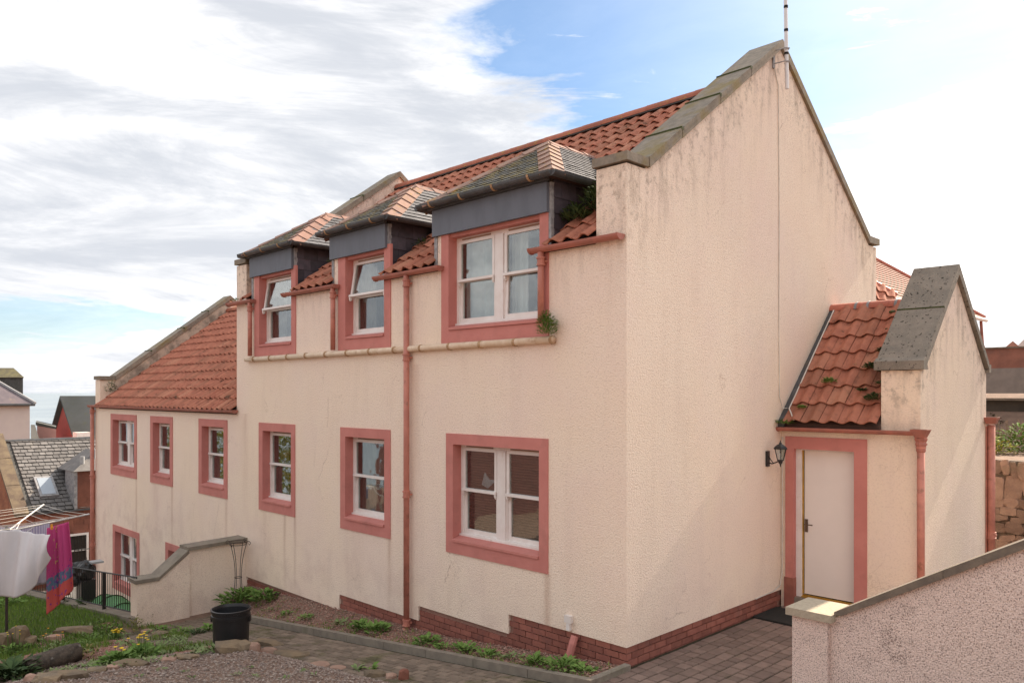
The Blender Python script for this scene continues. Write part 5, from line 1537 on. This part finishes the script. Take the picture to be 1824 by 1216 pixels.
# skylight
def on_roof(y, v, h): return Vector((DX + .1, y, eave)) + Vs.normalized() * v + Nn * h
sk = MB(); ya_, yb_ = .50, 1.08; va, vb = .68, 1.72
P = [on_roof(ya_, va, .04), on_roof(yb_, va, .04), on_roof(yb_, vb, .04), on_roof(ya_, vb, .04)]
SKY = fixn(MB().prism(P, Nn * .08).build('skylight', 'lead', SB))
P = [on_roof(ya_ + .08, va + .08, .122), on_roof(yb_ - .08, va + .08, .122), on_roof(yb_ - .08, vb - .1, .122), on_roof(ya_ + .08, vb - .1, .122)]
fixn(MB().prism(P, Nn * .01).build('pane', 'roof_glass', SKY))
# projecting gablet with two vent pots
MB().box(DX - .9, DX + .12, 1.50, 3.2, eave, .32).build('dormer_wall', 'sandstone_red', SB)
gab = MB().add([(DX + .25, 1.34, .30), (DX + .25, 3.3, .30), (DX - 1.6, 3.3, .30), (DX - 1.6, 1.34, .30), (DX - .6, 2.3, .95), (DX - 1.7, 2.3, .95)], [(0, 1, 4), (0, 4, 5, 3), (1, 2, 5, 4), (0, 3, 2, 1), (3, 5, 2)])
gb = fixn(gab.build('gablet_roof', 'slate_old', SB))
MB().box(DX - .9, DX + .13, 1.40, 1.498, eave, .30).build('lead_cheek', 'lead', SB)
for (y, x, z) in ((1.72, DX - .1, .50), (2.15, DX - .3, .72)):
    MB().tube([(x, y, z - .1), (x, y, z + .28)], .075, 10).build('vent_pot', 'lid_grey', SB)
# barred window with ledge and little rail
wd = MB().box(DX + .031, DX + .04, 1.15, 1.80, -2.93, -1.92).build('window', 'dark_recess', SB)
fr = MB()
for (y0, y1, z0, z1) in ((1.08, 1.15, -3.0, -1.85), (1.80, 1.87, -3.0, -1.85), (1.15, 1.80, -1.92, -1.85), (1.15, 1.80, -3.02, -2.93), (1.15, 1.80, -2.45, -2.40)):
    fr.box(DX + .035, DX + .09, y0, y1, z0, z1)
fr.build('window_frame', 'white_paint', wd)
bm_ = mesh_of(MB().tube([(0, 0, 0), (0, 0, 1.05)], .012, 6), 'bar', 'black_iron')
for k in range(6): inst('bar', bm_, wd, Matrix.Translation((DX + .11, 1.2 + k * .11, -2.97)))
MB().box(DX, DX + .5, .8, 3.4, -3.14, -3.06).build('ledge', 'kerb_stone', SB)
MB().tube([(DX + .45, 1.3, -2.35), (DX + .45, 3.4, -2.35)], .015, 6).build('ledge_rail', 'black_iron', SB)
for k in range(22): inst('ledge_bar', bpy.data.meshes['bar'], SB, Matrix.Translation((DX + .45, 1.3 + k * .1, -3.10)) @ Matrix.Scale(.72, 4, (0, 0, 1)))

# pale house with hipped roof and masonry block behind
def hiphouse(c0, c1, depth, ze, h, m_wall, m_roof, label, zb=-8):
    t = thing('house', Vector((c1.x, c1.y, zb)), label, 'house')
    al = (RGT + FWD * .72).normalized(); bk_ = (FWD - RGT * .72).normalized()
    Bq = Vector((c1.x, c1.y, 0)); A = Bq - al * 12
    P = [A, Bq, Bq + bk_ * depth, A + bk_ * depth]
    fixn(MB().prism([p + Vector((0, 0, zb)) for p in P], (0, 0, ze - zb)).build('wall', m_wall, t))
    o = .25
    E = [A + (-al - bk_) * o, Bq + (al - bk_) * o, Bq + bk_ * depth + (al + bk_) * o, A + bk_ * depth + (-al + bk_) * o]
    E = [p + Vector((0, 0, ze)) for p in E]; r1 = Bq + bk_ * depth / 2 - al * depth / 2 + Vector((0, 0, ze + h)); r0 = A + bk_ * depth / 2 + Vector((0, 0, ze + h))
    fixn(MB().add(E + [r0, r1], [(0, 1, 5, 4), (1, 2, 5), (2, 3, 4, 5), (3, 0, 4), (0, 3, 2, 1)]).build('roof', m_roof, t))
    MB().tube([E[1], r1, r0], .10, 6).build('ridge_lead', 'lead', t)
    MB().tube([E[0] - Vector((0, 0, .08)), E[1] - Vector((0, 0, .08))], .09, 6).build('gutter', 'dark_iron', t)
    return t
c1 = at(53, 718, 46); c0 = c1 - RGT * 12
PH = hiphouse(c0, c1, 7.5, c1.z, 2.9, 'pale_render', 'slate_roof_violet', 'pale rendered house with a violet slate hipped roof, at the left edge')
q = at(41, 672, 52); q2 = q - RGT * 6
DB = thing('house', q - Vector((0, 0, 8)), 'dark masonry building with a mossy roof behind the pale house', 'house')
fixn(MB().prism([q, q2, q2 - Vector((0, 0, 8)), q - Vector((0, 0, 8))], rayv(36) * 4).build('wall', 'dark_masonry', DB))
t1_, t2_ = at(24, 655, 53.2), at(24, 655, 53.2) - RGT * 6
fixn(MB().add([q + RGT * .2 - FWD * .2, q2 - FWD * .2, t2_, t1_, q + rayv(36) * 4, q2 + rayv(36) * 4], [(0, 3, 2, 1), (0, 4, 3), (4, 5, 2, 3), (0, 1, 5, 4)]).build('roof', 'mossy_roof', DB))
# coral gabled house
e0, e1, ap = at(100, 765, 60), at(138, 776, 57), at(116, 709, 58.8)
CH = thing('house', at(118, 800, 59), 'coral red gabled house with a dark grey slate roof in front of the sea', 'house')
rd_ = (RGT * .96 + FWD * .28).normalized() * 9
fixn(MB().prism([e0 - Vector((0, 0, 5)), e1 - Vector((0, 0, 5)), e1, ap, e0], rd_).build('wall', 'coral_render', CH))
up_ = Vector((0, 0, .18)); fr_ = -rd_.normalized() * .35
n1v = (e1 - ap).normalized() * .5; n0v = (e0 - ap).normalized() * .5
fixn(MB().add([ap + fr_ + up_, e1 + n1v + fr_ + up_, e1 + n1v + rd_ + up_, ap + rd_ + up_, ap + fr_, e1 + n1v + fr_, e1 + n1v + rd_, ap + rd_], [(0, 1, 2, 3), (4, 7, 6, 5), (0, 4, 5, 1), (1, 5, 6, 2)]).build('roof', 'slate_roof_far', CH))
fixn(MB().add([ap + fr_ + up_, e0 + n0v + fr_ + up_, e0 + n0v + rd_ + up_, ap + rd_ + up_, ap + fr_, e0 + n0v + fr_, e0 + n0v + rd_, ap + rd_], [(0, 3, 2, 1), (4, 5, 6, 7), (0, 1, 5, 4), (1, 2, 6, 5)]).build('roof', 'slate_roof_far', CH))
w_ = at(147, 778, 56.3)
wi = MB().box(w_.x - .5, w_.x + .5, w_.y - .5, w_.y + .4, w_.z - .5, w_.z + .35).build('window', 'white_paint', CH)
# pink house below it and dark roof beside
a, b = at(66, 757, 56), at(100, 764, 55)
PK = thing('house', at(80, 800, 55), 'low pink rendered house left of the coral gable', 'house')
fixn(MB().prism([a, b, b - Vector((0, 0, 4)), a - Vector((0, 0, 4))], rayv(95) * 3).build('wall', 'pink_render', PK))
fixn(MB().prism([a + RGT * -.1 + Vector((0, 0, .22)), b + Vector((0, 0, .15)), b, a + RGT * -.1], rayv(95) * 3.2).build('roof', 'slate_roof_far', PK))
a, b, c, d = at(55, 756, 52), at(62, 756, 52), at(71, 785, 50), at(55, 785, 50)
DR = thing('house', at(60, 800, 51), 'dark slate roof wedge between the pale house and the pink house', 'house')
fixn(MB().prism([a, b, c, d], rayv(60) * 3 - Vector((0, 0, .6))).build('roof', 'slate_roof_far', DR))

# shrub, slab and post at the lawn's far edge
leafy('shrub', at(14, 1095, 15.5), 420, .11, .45, .34, 'leaves_mid', 'bright green shrub at the far edge of the lawn, left of the stone slab', 'shrub', width=.4)
p = at(55, 1085, 15.9)
fixn(MB().prism([p + RGT * -.28, p + RGT * .34, p + RGT * .12 + FWD * .75, p + RGT * -.28 + FWD * .6], (0, 0, .06)).build('stone_slab', 'kerb_stone', loc=tuple(p)))
tag(bpy.data.objects['stone_slab'], 'flat buff stone slab lying at the far edge of the lawn', 'stone slab')
p = at(37, 1078, 17.5)
tag(MB().box(p.x - .14, p.x + .14, p.y - .14, p.y + .14, p.z - .3, p.z + .32).build('blue_tub', 'fascia_blue'), 'blue grey tub standing beyond the lawn under the white sheet', 'tub')
for i, (px, py) in enumerate(((122, 1073), (148, 1082), (106, 1078))):
    leafy('weed', onG(px, py), 60, .11, .12, .16, 'leaves_dark', ('dark weed under the hanging pink towel', 'dark weed at the foot of the railing, right of the towel', 'small weed at the left end of the railing')[i], 'weed')

# ------------------------------------------------------------------ rock garden
def gg(px, py, dz=.0):
    p = onG(px, py, dz); return p
log0, log1 = gg(45, 1200) + Vector((0, 0, .10)), gg(140, 1176) + Vector((0, 0, .13))
lg_ = MB().tube([log0, log0 + (log1 - log0) * .3, log0 + (log1 - log0) * .65, log1], [.10, .12, .135, .125], 14)
lg_.v = [tuple(Vector(v) * (1) + Vector((1, 1, 1)) * .014 * mnoise.noise(Vector(v) * 9)) for v in lg_.v]
tag(lg_.build('log', 'bark', smooth=True), 'dark weathered log lying in the rock garden', 'log')
random.seed(23)
R_ = [(412, 1160, .20, .13, .09, 'rock_brown', 'flat brown rock at the foot of the black bin'),
      (432, 1158, .13, .10, .09, 'rock_brown', 'grey brown rock just right of the bin, at the gravel edge'),
      (452, 1160, .085, .07, .085, 'rock_pink', 'small upright pinkish rock between the bin and the cream rock'),
      (479, 1164, .12, .08, .06, 'rock_pink', 'cream coloured rock at the gravel edge'),
      (478, 1150, .27, .10, .06, 'rock_brown', 'long mossy rock lying flat behind the cream rock'),
      (520, 1170, .24, .12, .055, 'rock_brown', 'mossy yellow stained slab rock on the path edge'),
      (668, 1206, .13, .08, .055, 'rock_brown', 'dark brown rock by the path, left of the red one'),
      (697, 1210, .06, .05, .05, 'rock_pink', 'little buff stone next to the red rock'),
      (719, 1212, .055, .045, .09, 'sandstone_red', 'pointed dark red rock at the bottom of the picture'),
      (570, 1186, .12, .09, .03, 'rock_pink', 'thin flat stone half buried at the gravel edge'),
      (602, 1192, .10, .08, .03, 'rock_pink', 'second thin flat stone, nearer the red rock'),
      (131, 1127, .30, .10, .07, 'rock_brown', 'long tilted slab rock at the edge of the lawn'),
      (96, 1141, .14, .09, .07, 'rock_pink', 'pinkish boulder left of the tilted slab'),
      (52, 1145, .10, .09, .07, 'rock_brown', 'brown rock beside the mossy stump'),
      (34, 1143, .15, .13, .17, 'rock_brown', 'mossy brown stump-like rock near the left edge'),
      (5, 1150, .12, .1, .14, 'rock_brown', 'dark rock at the very left edge of the garden'),
      (120, 1208, .24, .09, .06, 'rock_brown', 'long brown stone under the end of the log'),
      (82, 1213, .15, .09, .05, 'rock_brown', 'flat mossy stone at the bottom left, in front of the log'),
      (55, 1214, .07, .06, .06, 'flower_orange', 'small orange stone at the bottom left'),
      (172, 1196, .11, .07, .035, 'rock_brown', 'small flat brown stone between log and gravel'),
      (232, 1186, .22, .09, .05, 'rock_brown', 'long flat stone below the yellow flowers'),
      (205, 1190, .09, .07, .03, 'rock_pink', 'pale stone left of the long flat one'),
      (330, 1172, .20, .08, .035, 'rock_brown', 'low flat brown rock at the left of the bin'),
      (300, 1176, .09, .06, .03, 'rock_pink', 'small buff stone beside the low flat rock'),
      (285, 1132, .12, .08, .05, 'rock_brown', 'brown rock among the weeds beyond the flowers'),
      (262, 1128, .09, .07, .05, 'rock_pink', 'pale rock half hidden in weeds near the path')]
for i, (px, py, a, b, c, m, lb) in enumerate(R_):
    p = gg(px, py); 
    if m == 'flower_orange': m = 'rock_pink'
    rock(p + Vector((0, 0, c * .5)), a * 1.22, b * 1.2, c * 1.3, m, lb, rot=TH + random.uniform(-.4, .4), seed=i + 1)
PL = [(160, 1150, 90, .07, .13, .22, 'leaves_mid', None, 'small upright bush left of the pink gravel patch'),
      (100, 1160, 110, .07, .20, .16, 'leaves_pale', (7, 'flower_orange', .32, .018), 'sprawling herb with orange flowers near the stump rock'),
      (20, 1165, 140, .08, .25, .14, 'leaves_mid', (6, 'flower_yellow', .38, .016), 'weedy plant with tiny yellow flowers at the left edge'),
      (62, 1182, 60, .07, .16, .10, 'leaves_olive', None, 'low olive coloured weed behind the log'),
      (155, 1172, 60, .08, .13, .20, 'leaves_olive', None, 'thin dry herb behind the end of the log'),
      (210, 1182, 200, .13, .17, .12, 'leaves_mid', (4, 'flower_yellow', .2, .028), 'dark green clump with a few yellow flowers above the flat stone'),
      (250, 1172, 210, .12, .20, .16, 'leaves_mid', (14, 'flower_yellow', .30, .024), 'flowering clump covered in yellow blossoms'),
      (207, 1140, 60, .07, .10, .10, 'leaves_mid', (26, 'flower_yellow', .16, .022), 'small clump topped by a dense yellow flower head'),
      (150, 1136, 130, .06, .30, .08, 'leaves_pale', None, 'pale ground-hugging plant at the edge of the lawn'),
      (110, 1146, 120, .06, .26, .07, 'leaves_pale', None, 'pale ground cover beside the pinkish boulder'),
      (190, 1124, 140, .06, .30, .09, 'leaves_mid', None, 'green mat of leaves beyond the yellow flower head'),
      (240, 1128, 120, .07, .16, .34, 'leaves_olive', None, 'tall feathery herb in the middle of the rock garden'),
      (262, 1108, 110, .06, .14, .30, 'leaves_olive', (5, 'flower_yellow', .36, .02), 'tall yellow flowering herb next to the end of the railing'),
      (290, 1125, 130, .07, .24, .08, 'leaves_mid', None, 'leafy weed between the herbs and the path'),
      (325, 1128, 90, .08, .15, .08, 'leaves_mid', None, 'dandelion-like rosette near the edge of the path'),
      (350, 1130, 80, .08, .13, .07, 'leaves_dark', None, 'dark green rosette on the path edge, left of the bin'),
      (320, 1150, 70, .06, .14, .05, 'leaves_pale', None, 'pale weed in the pink gravel'),
      (348, 1158, 60, .06, .12, .05, 'leaves_pale', None, 'small pale weed just left of the bin'),
      (20, 1206, 240, .20, .28, .14, 'leaves_dark', None, 'clump of long dark leaves at the bottom left corner'),
      (372, 1125, 26, .16, .03, .10, 'leaves_mid', None, 'tuft of grass growing beside the bin'),
      (636, 1196, 20, .10, .03, .05, 'leaves_pale', None, 'small yellow green weed at the gravel edge, left of the dark rock'),
      (660, 1195, 14, .12, .02, .05, 'leaves_mid', None, 'grassy sprout behind the dark rock')]
for (px, py, n, s, sp, h, m, fl, lb) in PL:
    leafy('plant', gg(px, py), n, s, sp, h, m, lb, 'plant', flowers=fl, width=.34)
SL = ('leftmost seedling in the grey gravel', 'seedling in the gravel below the long flat stone', 'seedling in the gravel, below the low flat brown rock', 'seedling in the gravel just below the cream rock', 'seedling in the gravel in front of the black bin', 'seedling in the gravel below the thin flat stone', 'rightmost seedling in the grey gravel', 'seedling in the gravel nearest the bottom edge, below the cream rock', 'seedling at the bottom edge, left of the bin', 'seedling at the bottom edge under the yellow stained slab rock')
for i, (px, py) in enumerate(((250, 1205), (290, 1193), (330, 1197), (445, 1190), (420, 1202), (540, 1196), (560, 1204), (455, 1206), (340, 1208), (505, 1210))):
    leafy('seedling', gg(px, py), 16, .045, .05, .02, 'leaves_pale', SL[i], 'seedling', 'seedlings in the gravel', width=.4)

gcv = MB(); rg = random.Random(77); k = 0
while k < 3600:
    x, y = rg.uniform(-9.4, -4.9), rg.uniform(-4.3, -1.85)
    w_ = mnoise.noise(Vector((x * 1.9, y * 1.9, 9))) + mnoise.noise(Vector((x * 6, y * 6, 2))) * .5
    if w_ < .16 or (x > -4.6 - (-y - 2.0) * 0 and y < -2.4): continue
    if not (x < -4.7 and y > -2.0 - (-4.6 - x) * .62 - 2.2): continue
    k += 1; z = gz(x, y); a = rg.uniform(0, 6.28); s_ = rg.uniform(.025, .07); d = Vector((math.cos(a), math.sin(a), rg.uniform(.2, 1.3))).normalized() * s_
    e = Vector((-math.sin(a), math.cos(a), rg.uniform(-.3, .3))) * s_ * .28; c = Vector((x, y, z + rg.uniform(0, .05)))
    gcv.add([c, c + d * .5 + e, c + d, c + d * .5 - e], [(0, 1, 2, 3)])
gcv.build('ground_cover', 'leaves_pale', kind='stuff')
# plants in the bed under the windows
random.seed(31)
bedplants = [(-8.35, .35, 240, .16, .34, .26, 'leaves_mid', 'broad leaved green plant in front of the wire plant stand'),
             (-7.75, .6, 150, .14, .22, .20, 'leaves_mid', 'leafy clump at the foot of the plinth, right of the wire stand'),
             (-7.2, .35, 40, .06, .14, .05, 'leaves_pale', 'small pale weed near the start of the bed'),
             (-6.65, .3, 50, .07, .08, .07, 'leaves_mid', 'blue green rosette in the far part of the bed'),
             (-6.0, .3, 60, .08, .13, .06, 'leaves_mid', 'small weed below the second window, nearest the kerb'),
             (-5.1, .35, 60, .08, .16, .05, 'leaves_pale', 'thin sprawling weed in the middle of the bed'),
             (-4.55, .35, 110, .11, .15, .10, 'leaves_mid', 'bushy green weed left of the downpipe foot'),
             (-4.15, .40, 120, .12, .16, .10, 'leaves_mid', 'bushy green weed just beside the downpipe foot'),
             (-2.95, .35, 110, .11, .17, .09, 'leaves_mid', 'green weed right of the downpipe, under the large window'),
             (-2.55, .22, 60, .08, .12, .05, 'leaves_mid', 'low weed by the kerb under the large window'),
             (-2.2, .30, 90, .10, .14, .06, 'leaves_mid', 'spreading weed near the step in the brick plinth'),
             (-1.75, .25, 70, .09, .12, .05, 'leaves_mid', 'small leafy weed at the kerb, left of the red spout'),
             (-1.4, .35, 50, .08, .12, .05, 'leaves_pale', 'thin weed between the plinth step and the red spout'),
             (-.95, .25, 100, .10, .15, .08, 'leaves_mid', 'green weed in front of the red spout'),
             (-.55, .30, 120, .11, .18, .10, 'leaves_mid', 'leafy weed right of the red spout near the corner'),
             (-.25, .30, 60, .09, .12, .06, 'leaves_mid', 'low weed in the corner of the bed')]
for (x, t, n, s, sp, h, m, lb) in bedplants:
    leafy('weed', (x, -.59 + t * .6, bedz(x, t)), n, s, sp, h, m, lb, 'weed', width=.36)

# plants on the roofs
random.seed(41)
leafy('fern', (-.70, .42, roof_z(.42) + .06), 420, .13, .20, .34, 'leaves_dark', 'dark fern growing between the right dormer and the gable', 'fern', width=.22)
leafy('fern', (-.93, .26, roof_z(.26) + .07), 300, .12, .16, .18, 'leaves_dark', 'trailing fern at the cheek of the right dormer', 'fern', width=.22)
leafy('fern', (-4.15, .50, roof_z(.5) + .04), 70, .09, .14, .10, 'leaves_dark', 'small fern beside the cheek of the middle dormer', 'fern', width=.22)
leafy('fern', (-6.75, .60, roof_z(.6) + .04), 60, .09, .12, .10, 'leaves_mid', 'small green fern beside the cheek of the left dormer', 'fern', width=.25)
leafy('bush', (-1.06, -.13, 3.68), 750, .055, .11, .28, 'leaves_mid', 'tuft of green growing from the pipe end at the corner of the right dormer window', 'plant', width=.22)
leafy('weed', (-9.25, -.05, 4.76), 40, .06, .08, .04, 'leaves_mid', 'little weed in the gutter at the left end of the main roof', 'weed')
leafy('weed', (.10, 3.50, 2.56), 90, .08, .10, .05, 'leaves_mid', 'grass growing in the left end of the porch gutter', 'weed')
def pr(x, y): return Vector((x, y, 2.57 + (y - 3.5) * .977 + .035))
mossy = [(.52, 3.98, .085, 'leaves_mid', 'bright tuft of moss on the left side of the porch roof'), (1.02, 4.18, .10, 'leaves_dark', 'dark moss tuft in the middle of the porch roof'),
         (1.10, 4.42, .07, 'leaves_dark', 'small moss tuft above the middle of the porch roof'), (1.22, 3.74, .12, 'leaves_dark', 'large moss clump low on the porch roof near the coping'),
         (1.25, 4.12, .11, 'leaves_dark', 'moss clump against the porch coping, above the large one'), (1.27, 3.95, .08, 'leaves_dark', 'moss clump between the two others at the porch coping'),
         (1.24, 4.72, .07, 'leaves_dark', 'moss tuft high up beside the porch coping'), (1.0, 5.05, .05, 'moss', 'dark moss spot under the porch ridge'), (1.02, 4.78, .03, 'moss', 'tiny moss spot on the upper porch tiles'),
         (1.02, 3.86, .05, 'leaves_dark', 'small moss tuft on the lower porch tiles'), (.30, 3.62, .04, 'leaves_mid', 'moss at the lower left corner of the porch roof')]
for i, (x, y, s, m, lb) in enumerate(mossy):
    if m == 'moss': o = blob(pr(x, y) + Vector((0, -.02, .05)), (s, s, s * .5), 'moss', 'moss', None, i, 2); tag(o, lb, 'moss')
    else: leafy('moss', pr(x, y) + Vector((0, -.02, .06)), int(2200 * s), .055, s * 1.0, s * .8, m, lb, 'moss', width=.35)
mm_ = leafy('moss', (WL + .45, .25, 3.0), 160, .06, .14, .35, 'leaves_dark', 'dark moss behind the left end pillar of the lower roof', 'moss', width=.4)
mm_['kind'] = 'stuff'

# hedge bounding the garden on the camera's side (seen mirrored in the ground-floor panes)
hd = MB(); random.seed(3)
for i in range(5200):
    x = random.uniform(-42, -25.5); y = -13 - (x + 20) * .10 + random.uniform(-.8, .8); z = random.uniform(-2.4, 2.3 + 1.2 * mnoise.noise(Vector((x * .4, 0, 0)))); s = .16
    d = Vector((random.uniform(-1, 1), random.uniform(-1, 1), random.uniform(-1, 1))).normalized() * s; e = d.orthogonal().normalized() * s * .6
    c = Vector((x, y, z)); hd.add([c - d, c + e, c + d, c - e], [(0, 1, 2, 3)])
tag(hd.build('hedge', 'leaves_autumn'), 'tall yellow green garden hedge mirrored in the ground-floor windows', 'hedge')

DARK_BLOCK = thing('house', (-16, -15, -2), 'added unseen dark block mirrored in the two nearest ground-floor windows', 'added block')  # unseen block added to darken the reflections in the nearest panes
MB().box(-25, -8.5, -17, -14, -2.5, 2.7).build('wall', 'brown_brick_far', DARK_BLOCK)
fixn(MB().prism([(-25, -17.2, 2.7), (-25, -13.8, 2.7), (-25, -15.5, 4.0)], (16.5, 0, 0)).build('roof', 'slate_roof_far', DARK_BLOCK))
